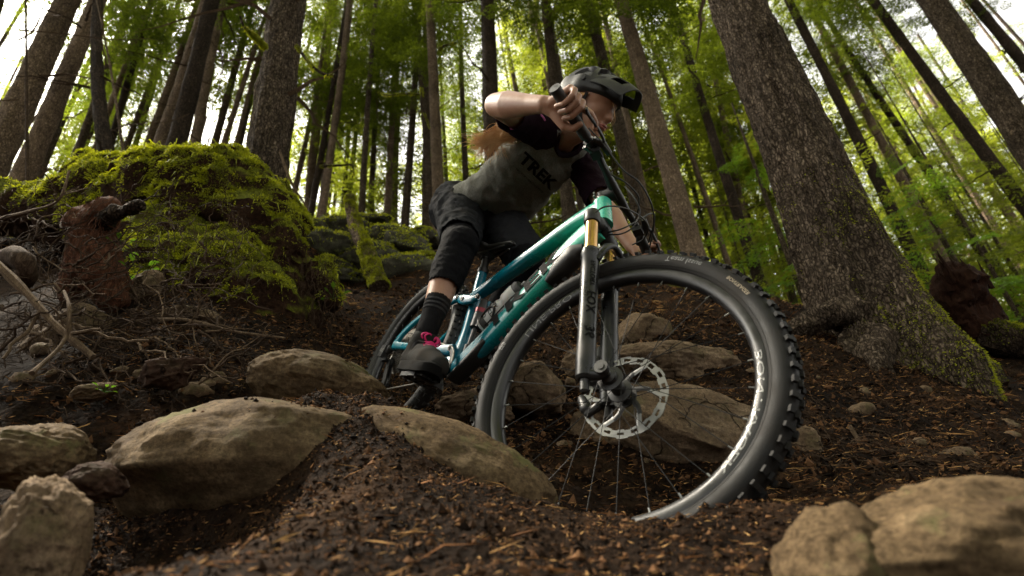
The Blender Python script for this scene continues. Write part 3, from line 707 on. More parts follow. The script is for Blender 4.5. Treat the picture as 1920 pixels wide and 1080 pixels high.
small_plant(P(252, 512, 2.25), 5, .07, 'dark green leafy plant below the stump, on the left bank', 2)
small_plant(P(195, 735, 1.45), 6, .025, 'tiny green seedling in the litter above the large tan boulder', 3)
small_plant(P(625, 560, 2.9), 5, .06, 'small green sprig at the foot of the mossy mound', 4)

# ------------------------------------------------------------------ trees
def spray(r, L, fine, dead=False, wsc=1.0):
    """one flat drooping conifer bough: returns leaf triangles (verts, tint) and wood path"""
    n = 9; t = np.linspace(0, 1, n)
    sp = np.stack([t * L, r.normal() * .06 * L * t ** 2, (-.16 * t ** 2 + r.uniform(-.08, .1) * t) * L], 1)
    tri = []; tn = []
    m = int(L / fine)
    for i in range(m):
        u = (i + .5) / m
        if u < .12: continue
        c = np.array([np.interp(u, t, sp[:, k]) for k in range(3)])
        tl = L * .42 * (1 - u) ** .7 * r.uniform(.7, 1.1) + .06
        for s in (-1, 1):
            a = s * r.uniform(.75, 1.15); d = np.array([math.cos(a), math.sin(a), r.uniform(-.35, .05)])
            k = max(2, int(tl / (fine * 1.3)))
            for j in range(k):
                q = c + d * tl * (j + .5) / k + np.array([0, 0, -.10 * tl * ((j + .5) / k) ** 2])
                if r.random() < .12: continue
                for s2 in (-1, 1):
                    b = a + s2 * r.uniform(.4, 1.0); e = np.array([math.cos(b), math.sin(b), r.uniform(-.6, .15)])
                    ll = fine * r.uniform(1.0, 2.1); w = np.cross(e, r.normal(size=3) * .5 + [0, 0, 1]); w = nrm(w) * ll * r.uniform(.16, .30) * wsc
                    tri += [q, q + e * ll * .6 + w, q + e * ll, q + e * ll * .6 - w]; v = r.random(); tn += [v * .7, v, min(1, v + .2), v]
    return np.array(tri), np.array(tn), sp
SPR = {}
def spray_set(key, L, fine, n, seed, wsc=1.0):
    r = np.random.default_rng(seed); SPR[key] = [spray(r, L, fine, wsc=wsc) for _ in range(n)]
spray_set('mid', 1.5, .062, 6, 1, .62)
spray_set('far', 2.0, .10, 6, 2, .62)
spray_set('near', 1.2, .045, 5, 3, .8)
def crown_mesh(key, nb, h0, h1, lmax, seed, low=.35, gap=.0):
    r = np.random.default_rng(seed); vs, ts = [], []
    for i in range(nb):
        u = (i + r.random()) / nb
        if r.random() < gap: continue
        h = h0 + (h1 - h0) * u; L = lmax * (low + (1 - low) * min(1, u * 3)) * (1 - max(0, u - .35) / .65) ** .8 + .25
        tri, tn, sp = SPR[key][r.integers(len(SPR[key]))]
        s = L / (1.5 if key == 'mid' else 2.0 if key == 'far' else 1.2) * r.uniform(.7, 1.15)
        R = rod([0, 0, r.uniform(0, 6.283)]) @ rod([0, r.uniform(-.25, .35), 0]) @ rod([r.uniform(-.3, .3), 0, 0])
        vs.append((tri * s) @ R.T + [0, 0, h]); ts.append(np.clip(tn * .6 + r.uniform(0, .4), 0, 1))
    V = np.concatenate(vs); T = np.concatenate(ts); n = len(V) // 4
    F = np.array([0, 1, 2, 3])[None] + (np.arange(n) * 4)[:, None]
    return V, F, T
CROWN = {}
def crown_data(nm, matname, *a, **k):
    V, F, T = crown_mesh(*a, **k); o = big_mesh('crown', V, F, M[matname], col=T); CROWN[nm] = o.data; bpy.data.objects.remove(o)
for i in range(4): crown_data('hi%d' % i, 'leaf', 'mid', 80, 9.5, 23, 2.4, 10 + i, gap=.2)
for i in range(3): crown_data('near%d' % i, 'leaf', 'near', 60, 7.5, 19, 2.2, 60 + i, gap=.2)
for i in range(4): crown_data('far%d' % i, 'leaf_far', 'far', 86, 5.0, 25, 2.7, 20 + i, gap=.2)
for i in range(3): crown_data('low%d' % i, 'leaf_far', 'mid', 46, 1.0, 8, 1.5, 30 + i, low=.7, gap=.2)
for i in range(2): crown_data('sap%d' % i, 'leaf_bright', 'mid', 30, .5, 4.5, 1.1, 40 + i, low=.8, gap=.2)
def trunk_geo(h, r0, r1, seg, rings, seed, flare=0.0, rough=.03, bend=.0, buttress=0.0, vs=.16, below=.6):
    z = -below + (h + below) * (np.linspace(0, 1, rings) ** 1.35 if flare else np.linspace(0, 1, rings))
    th = np.linspace(0, 2 * np.pi, seg, endpoint=False); Z, Tt = np.meshgrid(z, th, indexing='ij')
    k = np.clip(Z / h, 0, 1); R = r0 + (r1 - r0) * k ** .8
    R = R * (1 + flare * np.exp(-np.clip(Z, -.2, None) / (r0 * 2.2)))
    if buttress: R = R * (1 + buttress * np.exp(-np.clip(Z, -.2, None) / (r0 * 2.5)) * np.cos(Tt * 3 + 1 + seed) ** 2 * np.sign(np.cos(Tt * 2 + seed) + 1.2))
    p = np.stack([(np.cos(Tt) * R).ravel(), (np.sin(Tt) * R).ravel(), (Z * vs).ravel()], 1)
    d = fbm(p, 1.5 / r0, 3, seed, ridge=True) * .5 + fbm(p, 5 / r0 ** .5, 4, seed + 4, ridge=True)
    R = R + (rough * d).reshape(R.shape) * np.minimum(1, R / r0)
    bx = bend * np.sin(Z / h * 3 + seed) * h * .03; by = bend * np.cos(Z / h * 2.3 + seed) * h * .03
    x, y = np.cos(Tt) * R + bx - bx[0], np.sin(Tt) * R + by - by[0]
    V = np.stack([x.ravel(), y.ravel(), Z.ravel()], 1)
    i = np.arange((rings - 1) * seg); r_, c = i // seg, i % seg
    return V, np.stack([r_ * seg + c, r_ * seg + (c + 1) % seg, (r_ + 1) * seg + (c + 1) % seg, (r_ + 1) * seg + c], 1)
def dead_limbs(h0, h1, n, rad, L, seed, moss=False):
    r = np.random.default_rng(seed); mb = MB()
    for k in range(n):
        z = r.uniform(h0, h1); a = r.uniform(0, 6.28); l = L * r.uniform(.35, 1.2); d = np.array([math.cos(a), math.sin(a), r.uniform(-.25, .3)])
        s = d * rad * .8 + [0, 0, z]; e = s + d * l + [0, 0, r.uniform(-.3, .1) * l]
        q = wander(s, e, .07, seed * 77 + k, 8); tube(mb, q, np.linspace(rad * .10 + .008, .003, 8), 4)
        for j in range(r.integers(0, 4)):
            i = r.integers(2, 7); e2 = q[i] + (d * .6 + r.normal(size=3) * .5) * l * .35; tube(mb, wander(q[i], e2, .08, seed + k + j * 9, 5), np.linspace(.007, .002, 5), 3)
    return mb
TREES = []
def tree(base_px, top_px, w_px, label, d=None, diam=.30, m='bark', crown=None, hero=False, cat='tree', group=None, limbs=10, limb_h=(1, 9), H=None, flare=.25, taper=.45, base_z_=None, bend=.3, csc=1.0, name='conifer_tree', limb_mat='twig', rough=None, crown_dz=0.0, moss=None, buttress=0):
    seed = len(TREES) + 3
    d = d or diam * FPX / w_px; r0 = w_px * d / FPX / 2
    B = P(base_px[0], base_px[1], d); Tp = ray_at_Y(top_px[0], top_px[1], B[1]); up = nrm(Tp - B)
    gz = ground_z(B[0], B[1])[0] if base_z_ is None else base_z_
    B0 = B - up * max(0, (B[2] - gz) / up[2]) if B[2] > gz else B
    H = H or 24
    root = empty(name, B0); root.rotation_mode = 'QUATERNION'
    root.rotation_quaternion = Vector((0, 0, 1)).rotation_difference(Vector(up))
    tag(root, label, cat, group)
    V, F = trunk_geo(H, r0, r0 * taper, 200 if hero else 24, 1100 if hero else 80, seed, flare, (rough if rough is not None else (.022 if hero else .012)), bend, buttress, below=.7 if hero else .4)
    tr = big_mesh('trunk', V, F, M[m], root, smooth=True)
    if limbs:
        mb = dead_limbs(limb_h[0], min(H * .7, limb_h[1]), limbs, r0, 1.1, seed)
        o = mb.build('dead_branches', M[limb_mat], root, True); tag(o, kind='stuff')
    if crown:
        o = link('crown', CROWN[crown], root); o.scale = (csc, csc, csc); o.location = (0, 0, crown_dz); o.rotation_euler = (0, 0, seed * 1.7)
    TREES.append(root); return root, V, F, tr
R_ = random.Random(8)
hi = lambda: 'hi%d' % R_.randrange(4)
far = lambda: 'far%d' % R_.randrange(4)
# the big fissured tree on the right, with buttress roots and moss on its right side
root, V, F, tr = tree((1655, 655), (1388, 0), 148, 'huge fissured conifer trunk with mossy base right of the front wheel', d=3.25, m='bark', hero=True, flare=.35, limbs=5, limb_h=(4, 9), H=13, taper=.5, bend=.1, crown=None, rough=.022, buttress=.22)
def sel_t(p, n):
    return np.clip(1.2 - p[:, 2] / 1.1, 0, 1) * np.clip(.45 + n[:, 0] * .4 - n[:, 1] * .15 + fbm(p, 4, 3, 3) * .7, 0, 1)
Fl = [tuple(f) for f in F[: 200 * 520]]
o = moss_strands('moss', V, Fl, 120000, 13, .010, .0026, sel_t, root, .3); tag(o, kind='stuff')
for k, (pts, r0, r1) in enumerate([([P(1600, 590, 3.15), P(1560, 590, 3.1), P(1510, 610, 3.1), P(1475, 632, 3.1)], .10, .03), ([P(1640, 640, 3.0), P(1640, 680, 2.8), P(1655, 720, 2.7)], .10, .04),
                    ([P(1700, 600, 3.1), P(1745, 655, 2.95), P(1785, 710, 2.85), P(1810, 740, 2.8)], .13, .03), ([P(1605, 620, 3.1), P(1590, 665, 2.95), P(1580, 700, 2.85)], .07, .03)]):
    pp = smooth_path(pts, 26); mb = MB(); tube(mb, pp, np.linspace(r0, r1, 26), 22); v, f = np.concatenate(mb.v), mb.f; v = disp(v, f, .016, 14, 60 + k)
    inv = np.array(root.rotation_quaternion.to_matrix()); v2 = (v - np.array(root.location)) @ inv
    mesh_obj('buttress_root', v2, f, M['bark'], root)
    if k == 2: 
        F4 = [q for q in f if len(q) == 4]
        o = moss_strands('moss', v2, F4, 9000, 15 + k, .014, .003, lambda p, n: np.clip(n[:, 2] * .8 + n[:, 0] * .4 + fbm(p, 5, 2, 3) * .5, 0, 1), root, .3); tag(o, kind='stuff')
# main tree on the left behind the mossy mound
tree((497, 345), (542, 0), 78, 'grey fissured conifer rising right behind the mossy mound', d=4.1, m='bark', hero=True, flare=.15, limbs=14, limb_h=(1.2, 5), H=14, taper=.6, bend=.15, crown=None, rough=.012)
T = [ # base, top, width, bark, crown, diam, label
 ((-30,330),(105,0),52,'bark_pale',.34,'thick brown trunk slanting across the far left edge'),
 ((35,330),(168,0),38,'bark_pale',.32,'brown trunk second from the left edge'),
 ((-70,250),(8,0),26,'bark',.3,'trunk clipped by the top left corner'),
 ((75,350),(205,0),24,'bark',.3,'slim brown trunk between the left edge and the dark leaning snag'),
 ((140,340),(262,0),18,'bark',.28,'slim tilted trunk just left of the dark snag foot'),
 ((180,335),(285,0),14,'bark_pale',.26,'thin pale trunk right of the dark snag'),
 ((228,300),(312,0),13,'bark',.26,'thin trunk above the left end of the moss'),
 ((245,320),(357,0),18,'bark_pale',.28,'brown trunk above the middle of the moss'),
 ((285,320),(390,0),32,'bark_pale',.32,'stout brown trunk leaning behind the moss top'),
 ((325,320),(415,0),36,'bark_dark',.34,'dark stout trunk paired with a brown one behind the moss'),
 ((372,310),(438,0),22,'bark_pale',.3,'reddish trunk close left of the grey fissured conifer'),
 ((400,300),(475,0),17,'bark',.28,'slim trunk second to the left of the grey fissured conifer'),
 ((432,300),(492,0),15,'bark',.26,'slim trunk touching the left side of the grey fissured conifer'),
 ((560,420),(607,0),16,'bark_pale',.28,'slim trunk just right of the grey fissured conifer'),
 ((590,430),(655,0),19,'bark_pale',.3,'pale trunk above the left end of the rock wall'),
 ((606,430),(637,0),14,'bark',.26,'thin trunk close behind the pale one over the rock wall'),
 ((652,430),(687,60),12,'bark_dark',.25,'thin dark trunk behind the leaning mossy log'),
 ((703,430),(722,0),14,'bark',.27,'thin trunk above the right side of the rock wall'),
 ((725,430),(737,0),16,'bark_pale',.28,'slim trunk left of the tight pair beside the rider'),
 ((750,440),(769,0),18,'bark',.28,'brown trunk third to the left of the rider'),
 ((790,500),(785,0),20,'bark',.30,'left trunk of the upright pair beside the rider\'s knee'),
 ((822,490),(807,0),27,'bark_pale',.33,'right trunk of the upright pair beside the rider\'s knee'),
 ((850,400),(838,0),11,'bark',.25,'thin trunk above the rider\'s hip'),
 ((888,400),(873,0),15,'bark',.28,'slim trunk above the rider\'s back'),
 ((938,420),(917,0),44,'bark_dark',.42,'dark stout trunk directly behind the rider\'s elbow'),
 ((1068,430),(1010,0),28,'bark',.32,'brown trunk rising behind the rider\'s shoulder'),
 ((1015,400),(997,0),11,'bark_dark',.25,'thin dark trunk behind the rider\'s arm'),
 ((1210,480),(1090,0),31,'bark',.34,'brown trunk rising behind the helmet'),
 ((1232,480),(1138,0),18,'bark_pale',.28,'slim pale trunk right of the helmet visor'),
 ((1312,500),(1183,0),44,'bark_pale',.40,'stout red-brown trunk right of the rider'),
 ((1445,570),(1272,0),23,'bark_dark',.30,'dark trunk between the red-brown one and the huge conifer'),
 ((1432,560),(1300,0),17,'bark_pale',.3,'pale trunk behind the dark one left of the huge conifer'),
 ((1385,520),(1275,140),12,'bark_dark',.26,'thin dark trunk above the top of the front tyre'),
 ((1490,600),(1395,240),14,'bark_moss',.26,'mossy thin trunk left of the huge conifer base'),
 ((1765,600),(1475,0),26,'bark_dark',.32,'dark trunk hugging the right side of the huge conifer'),
 ((1835,610),(1530,0),22,'bark_pale',.32,'pale-brown trunk right of the huge conifer'),
 ((1915,570),(1550,0),19,'bark_dark',.28,'dark thin trunk crossing the pale one at right'),
 ((1775,510),(1645,230),9,'bark_dark',.24,'very thin dark stem between trunks at right'),
 ((1990,480),(1625,0),27,'bark_dark',.32,'dark straight trunk slanting to the right edge'),
 ((2020,420),(1722,0),60,'bark',.42,'thick rough trunk in the upper right'),
 ((2050,300),(1800,0),24,'bark_dark',.3,'dark trunk near the upper right corner'),
 ((2060,230),(1858,0),10,'bark_dark',.25,'thin stem at the extreme upper right corner'),
 ((1995,620),(1680,100),16,'bark_pale',.3,'slim pale trunk behind the thick upper right trunk'),
]
LOW_ANCH = {}
for k, (b, t, w, m, dm, lb) in enumerate(T):
    c = None
    d = dm * FPX / w
    if d > 11: c = hi()
    elif d > 5.5: c = 'near%d' % (k % 3)
    tree(b, t, w, lb, d=d, m=m, crown=c, limbs=16 if w < 30 else 10, limb_h=(.5, 11), H=25 if d > 10 else 20, flare=.12, group='conifers of the forest', csc=R_.uniform(.85, 1.1), crown_dz=R_.uniform(0, 2.5), limb_mat='root' if m == 'bark_dark' else 'twig')
# the dark leaning snag
tree((212, 330), (150, 0), 27, 'black dead snag leaning left against the other trunks', d=6.0, m='bark_dark', limbs=9, limb_h=(.5, 5), H=9, flare=.1, limb_mat='root', cat='dead tree', name='dead_snag', bend=1.2)
tree((47, 340), (28, 0), 5, 'hair-thin bare sapling in front of the left trunks', d=4.2, m='root', limbs=3, limb_h=(.5, 3), H=7, flare=0, cat='sapling', name='bare_sapling', rough=.002)
tree((235, 345), (178, 0), 6, 'thin bleached pole leaning right of the black snag', d=5.2, m='bark_pale', limbs=2, limb_h=(.5, 3), H=3.6, flare=0, cat='sapling', name='bare_sapling', rough=.002)
# red broken stump on the right
V, F = blob([(P(1805, 610, 3.7), P(1795, 530, 3.7), .17, .12), (P(1835, 610, 3.7), P(1830, 570, 3.7), .12, .08), (P(1780, 600, 3.7), P(1780, 520, 3.7), .08, .035)], .02, 1)
spk = MB(); r_ = np.random.default_rng(2)
for k in range(26):
    q = P(r_.uniform(1770, 1850), r_.uniform(500, 575), 3.66); L = r_.uniform(.06, .16); tube(spk, [q + [0, 0, -.1], q, q + [r_.normal() * .02, 0, L]], [.022, .016, .001], 5, r2=[.01, .008, .001])
o = mesh_obj('stump', disp(V, F, .03, 7, 8) + vnormals(V, F) * (.012 * fbm(V * [1, 1, .15], 45, 4, 6, ridge=True))[:, None] - P(1800, 600, 3.7), F, M['rot_dark']); o.location = P(1800, 600, 3.7); tag(o, 'dark red rotten stump right of the huge conifer', 'stump'); sk_ = spk.build('splinters', M['rot_dark'], o, True, lambda v: v - P(1800, 600, 3.7)); tag(sk_, kind='stuff')
lp = smooth_path([P(1830, 625, 3.6), P(1900, 640, 3.5), P(2000, 650, 3.4)], 16); mb = MB(); tube(mb, lp, np.full(16, .11), 20); v, f = np.concatenate(mb.v), mb.f; v = disp(v, f, .02, 9, 5)
fl = empty('fallen_log', lp[0]); tag(fl, 'dark moss-topped fallen log at the right edge below the stump', 'log'); mesh_obj('trunk', v - lp[0], f, M['bark_dark'], fl)
o = moss_strands('moss', v - lp[0], [q for q in f if len(q) == 4], 9000, 15, .02, .004, lambda p, n: np.clip(n[:, 2] * 1.1 + fbm(p, 5, 2, 3) * .4, 0, 1), fl, .3); tag(o, kind='stuff')
# farther trees fill the stand; each is described by the trunk it stands next to
NEAR = [(b[0] + (t[0] - b[0]) * .45, lb) for b, t, w, m, dm, lb in T if 0 < b[0] + (t[0] - b[0]) * .45 < 1920]
def beside(x, what):
    xn, lb = min(NEAR, key=lambda q: abs(q[0] - x)); s_ = what + (' left of the ' if x < xn else ' right of the ') + lb
    w_ = s_.split()
    while len(w_) > 15 or w_[-1] in ('the', 'of', 'and', 'a', 'in', 'to', 'left', 'right', 'between', 'above', 'behind', 'second', 'third', 'close', 'just', 'one'): w_.pop()
    return ' '.join(w_)
for k in range(112):
    d = R_.uniform(18, 42); x = R_.uniform(-250, 2150); y = 480
    if 600 < x < 860 and k % 2: x += 620 if k % 2 else -560
    B = P(x, y, d); tx = 790 + (x - 790) * 1330 / (1330 + 480) + R_.uniform(-18, 18); w = R_.uniform(.16, .32) * FPX / d
    side = 'left part' if x < 640 else 'middle' if x < 1280 else 'right part'
    cr = far()
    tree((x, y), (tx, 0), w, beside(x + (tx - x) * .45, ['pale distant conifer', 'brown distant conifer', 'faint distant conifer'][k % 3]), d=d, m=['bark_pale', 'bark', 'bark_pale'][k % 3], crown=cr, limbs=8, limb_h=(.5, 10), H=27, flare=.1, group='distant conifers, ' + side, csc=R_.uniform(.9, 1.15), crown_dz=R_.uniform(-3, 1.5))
for k in range(44):
    d = R_.uniform(13, 27); x = R_.uniform(-150, 1350); y = 470; w = R_.uniform(.13, .23) * FPX / d; tx = 790 + (x - 790) * 1330 / 1810 + R_.uniform(-20, 20)
    tree((x, y), (tx, 0), w, beside(x + (tx - x) * .45, ['thin dark pole', 'thin brown pole', 'thin pale pole'][k % 3]), d=d, m=['bark_dark', 'bark', 'bark_pale'][k % 3], crown=None, limbs=10, limb_h=(.5, 12), H=24, flare=.05, group='thin poles between the conifers', taper=.5)
# low hemlocks and saplings between the trunks
for k in range(34):
    d = R_.uniform(11, 23); x = [R_.uniform(-150, 560), R_.uniform(1330, 2000), R_.uniform(1330, 2150), R_.uniform(1500, 2100), R_.uniform(1600, 2200)][k % 5]
    B = P(x, 470, d); gz = ground_z(B[0], B[1])[0]; sap = k % 3 == 0
    side = 'left' if x < 560 else 'middle' if x < 1150 else 'right'
    root = empty('young_hemlock', (B[0], B[1], gz - .1)); root.rotation_euler = (0, 0, R_.uniform(0, 6)); s = R_.uniform(.8, 1.2) * (1.5 if sap else 1.0)
    root.scale = (s, s, s)
    tag(root, beside(x - 30 if x > 800 else x, 'bright green sapling' if sap else 'low bushy hemlock'), 'young tree', ('saplings' if sap else 'low hemlocks') + ' on the ' + side)
    mb = MB(); tube(mb, np.array([[0, 0, 0], [0.02, 0, 3], [0, .03, 5 if sap else 9.2]]), [.05, .035, .01], 7); mb.build('trunk', M['bark'], root)
    link('crown', CROWN['sap%d' % (k % 2) if sap else 'low%d' % (k % 3)], root)
# mossy bare limbs reaching out of the near left conifer
def mossy_limb(pts, r0, r1, label, seed):
    pp = smooth_path(pts, 20); mb = MB(); tube(mb, pp, np.linspace(r0, r1, 20) * .62, 8); v, f = np.concatenate(mb.v), mb.f
    e = empty('mossy_branch', pp[0]); tag(e, label, 'branch'); mesh_obj('branch_wood', v - pp[0], f, M['bark_dark'], e)
    o = moss_strands('moss', v - pp[0], [q for q in f if len(q) == 4], 2600, seed, .014, .0035, lambda p, n: np.clip(.4 + fbm(p, 9, 2, 3) * .9, 0, 1), e, .9); tag(o, kind='stuff')
mossy_limb([P(498, 88, 4.1), P(478, 68, 4.0), P(458, 50, 3.9), P(450, 30, 3.9)], .022, .010, 'moss-draped limb reaching left from the grey conifer', 5)
mossy_limb([P(556, 86, 4.1), P(580, 118, 4.0), P(605, 138, 3.95), P(630, 142, 3.9), P(626, 152, 3.9)], .020, .012, 'moss-draped limb reaching right from the grey conifer', 6)
mossy_limb([P(795, 178, 8), P(760, 176, 7.9), P(725, 178, 7.8), P(708, 172, 7.8)], .03, .012, 'mossy level limb left of the upright trunk pair', 7)
mossy_limb([P(822, 92, 8), P(838, 84, 7.9), P(855, 80, 7.8)], .03, .015, 'short mossy limb at the top of the upright pair', 8)
mossy_limb([P(790, 165, 8), P(792, 200, 7.8), P(806, 240, 7.7)], .03, .012, 'mossy limb hanging down along the upright pair', 9)
mossy_limb([P(600, 312, 9), P(640, 310, 8.9), P(660, 310, 8.8), P(664, 330, 8.8)], .04, .015, 'bent mossy limb above the rock wall', 10)
# shade-giving neighbours standing left, right and behind the viewer
for k, (x, y) in enumerate([(-6.5, -2), (7, -1.2), (6.5, -3), (-2.5, -6), (3, -7), (9, 2.5), (-4, -3.5), (0.5, -4.5), (4, -4.2), (-9, -4), (9, -6), (5, -9), (-5, -9), (0, -10), (12, -1), (-10, -1.5), (-12, -6), (-7, -7)]):
    root = empty('conifer_tree', (x, y, base_z(x, y)[0])); tag(root, 'tall conifer standing beside or behind the viewer', 'tree', 'conifers around the viewer')
    V, F = trunk_geo(24, .22, .1, 18, 40, k + 70, .2, .012, .2); big_mesh('trunk', V, F, M['bark'], root, smooth=True)
    o = link('crown', CROWN['far%d' % (k % 4)], root); o.rotation_euler = (0, 0, k); o.location = (0, 0, 1)

# ------------------------------------------------------------------ the bicycle (own coordinates: x forward, y left, z up, metres)
BM = np.array([[0.5379348343771733, 0.7430905726124946, 0.39804838255925395], [-0.05372306701611257, 0.5014482698358105, -0.8635180743615355], [-0.8412728130838327, 0.4431320723814821, 0.3096675966143493]])
BT = np.array([-0.573129302293229, 0.5981840397972954, 2.0969970663685595])
STEER = 0.30926603
HA = math.radians(64.5)
AU = np.array([-math.cos(HA), 0, math.sin(HA)]); AN = np.array([math.sin(HA), 0, math.cos(HA)])
FA = np.array([1.21, 0, .372]); AC = FA - .044 * AN
RS = rod(AU * STEER)
def XS(v): return (np.asarray(v) - AC) @ RS.T + AC
def FK(a, y, o=0.0): return AC + a * AU + o * AN + np.array([0, y, 0])      # fork frame before steering
def FKs(a, y, o=0.0): return XS(FK(a, y, o))
WB = W @ BM; TB = W @ BT
def toW(v): return np.asarray(v) @ WB.T + TB
def Q(x, y, d):   # photo pixel + depth -> bicycle coordinates
    return (np.array([(x - 960) / FPX * d, (y - 540) / FPX * d, d]) - BT) @ BM
BIKE_MW = Matrix([list(WB[0]) + [TB[0]], list(WB[1]) + [TB[1]], list(WB[2]) + [TB[2]], [0, 0, 0, 1]])
bike = empty('mountain_bike'); bike.matrix_world = BIKE_MW
tag(bike, 'teal and mint full-suspension mountain bike diving down the rocky trail', 'bicycle')

m = mat('teal_fade_paint', rough=.28, coat=.3); t = NT(m); tc = t.n('ShaderNodeTexCoord'); sx = t.n('ShaderNodeSeparateXYZ'); t.l(tc.outputs['Object'], sx.inputs[0])
nz = t.noise(tc.outputs['Object'], 60, 3); dn = t.noise(tc.outputs['Object'], 9, 5, .7)
c = t.ramp(t.math('DIVIDE', sx.outputs[0], 1.0), [(.0, (.0, .17, .23)), (.42, (.0, .12, .19)), (.60, (.0, .13, .17)), (.74, (.005, .24, .18)), (.90, (.06, .46, .33))])
c = t.mix(t.ramp(dn, [(.56, G3(0)), (.75, G3(.55))]), c, (.045, .035, .022)); t.col(c)
t.rgh(t.ramp(dn, [(.5, G3(.24)), (.75, G3(.7))])); M['paint'] = m
def dusty(name, col, rough, dust=(.06, .05, .04), amt=.5, metal=0, coat=0, sc=14):
    m = mat(name, col, rough, metal, coat=coat); t = NT(m); cc = t.coord(); n = t.noise(cc, sc, 6, .7)
    t.col(t.mix(t.ramp(n, [(.45, G3(0)), (.75, G3(amt))]), col, dust)); t.rgh(t.ramp(n, [(.4, G3(rough)), (.75, G3(min(1, rough + .3)))])); return m
M['rubber'] = dusty('dusty_black_rubber', (.008, .008, .008), .56, (.034, .028, .022), .5, sc=8); M['rubber'].node_tree.nodes['Principled BSDF'].inputs['Specular IOR Level'].default_value = .22
nt = NT(M['rubber']); nt.nor(nt.bump(nt.noise(nt.coord(), 240, 3, .6), .25, .002))
M['rubber_rear'] = dusty('rear_black_rubber', (.02, .02, .02), .55, (.05, .045, .038), .6)
M['black'] = dusty('satin_black_part', (.012, .012, .012), .38, (.04, .035, .03), .4)
M['gloss'] = dusty('gloss_black_rim', (.006, .006, .007), .30, (.015, .013, .011), .3)
M['decal'] = mat('black_lettering', (.006, .006, .006), .7, spec=.2)
M['decal_grey'] = mat('grey_lettering', (.16, .16, .16), .5)
M['decal_tan'] = mat('tan_lettering', (.35, .29, .2), .6)
M['steel'] = mat('brushed_steel', (.20, .20, .195), .4, 1)
M['spoke'] = mat('black_spoke', (.012, .012, .012), .6, 0, spec=.2)
M['gold'] = mat('gold_coated_stanchion', (.62, .37, .15), .25, 1)
M['lower'] = dusty('satin_black_fork_lower', (.020, .021, .022), .26, (.08, .07, .06), .3, .5)
M['bottle'] = mat('translucent_grey_bottle', (.34, .34, .33), .35); M['bottle'].node_tree.nodes['Principled BSDF'].inputs['Subsurface Weight'].default_value = .2
M['white'] = mat('pale_print', (.30, .30, .29), .35)
M['red'] = mat('dark_red_anodised', (.18, .02, .03), .3, .5)
M['chain'] = mat('worn_chain_steel', (.30, .28, .25), .4, .9)

def wheel_profile(n=26):
    """tyre section points (radius, lateral)"""
    a = np.linspace(-1.0, math.pi + 1.0, n); r = .3385 + .0285 * np.sin(a); y = .0320 * np.cos(a)
    r = np.where(np.sin(a) > .55, .3385 + .0285 * (.55 + (np.sin(a) - .55) * .80), r)
    return np.stack([r, y], 1)
def side_y(r):
    s = np.clip((r - .3385) / .0285, -.98, .98); return .0320 * np.sqrt(1 - s * s)
def text_mesh(s, size, cuts=3, off=0.0, maxe=.012):
    cu = bpy.data.curves.new('t', 'FONT'); cu.body = s; cu.size = size; cu.offset = off; cu.resolution_u = 2; cu.align_x = 'CENTER'; cu.align_y = 'CENTER'
    o = bpy.data.objects.new('t', cu); COL.objects.link(o); dg = bpy.context.evaluated_depsgraph_get(); me = o.evaluated_get(dg).to_mesh()
    bm = bmesh.new(); bm.from_mesh(me); o.evaluated_get(dg).to_mesh_clear() if False else None
    bmesh.ops.triangulate(bm, faces=bm.faces[:])
    for k in range(cuts):
        e = [e for e in bm.edges if e.calc_length() > maxe]
        if not e: break
        bmesh.ops.subdivide_edges(bm, edges=e, cuts=1); bmesh.ops.triangulate(bm, faces=[f for f in bm.faces if len(f.verts) > 3])
    V = np.array([v.co[:] for v in bm.verts]); F = [tuple(v.index for v in f.verts) for f in bm.faces]; bm.free()
    bpy.data.objects.remove(o); bpy.data.curves.remove(cu)
    return V, F
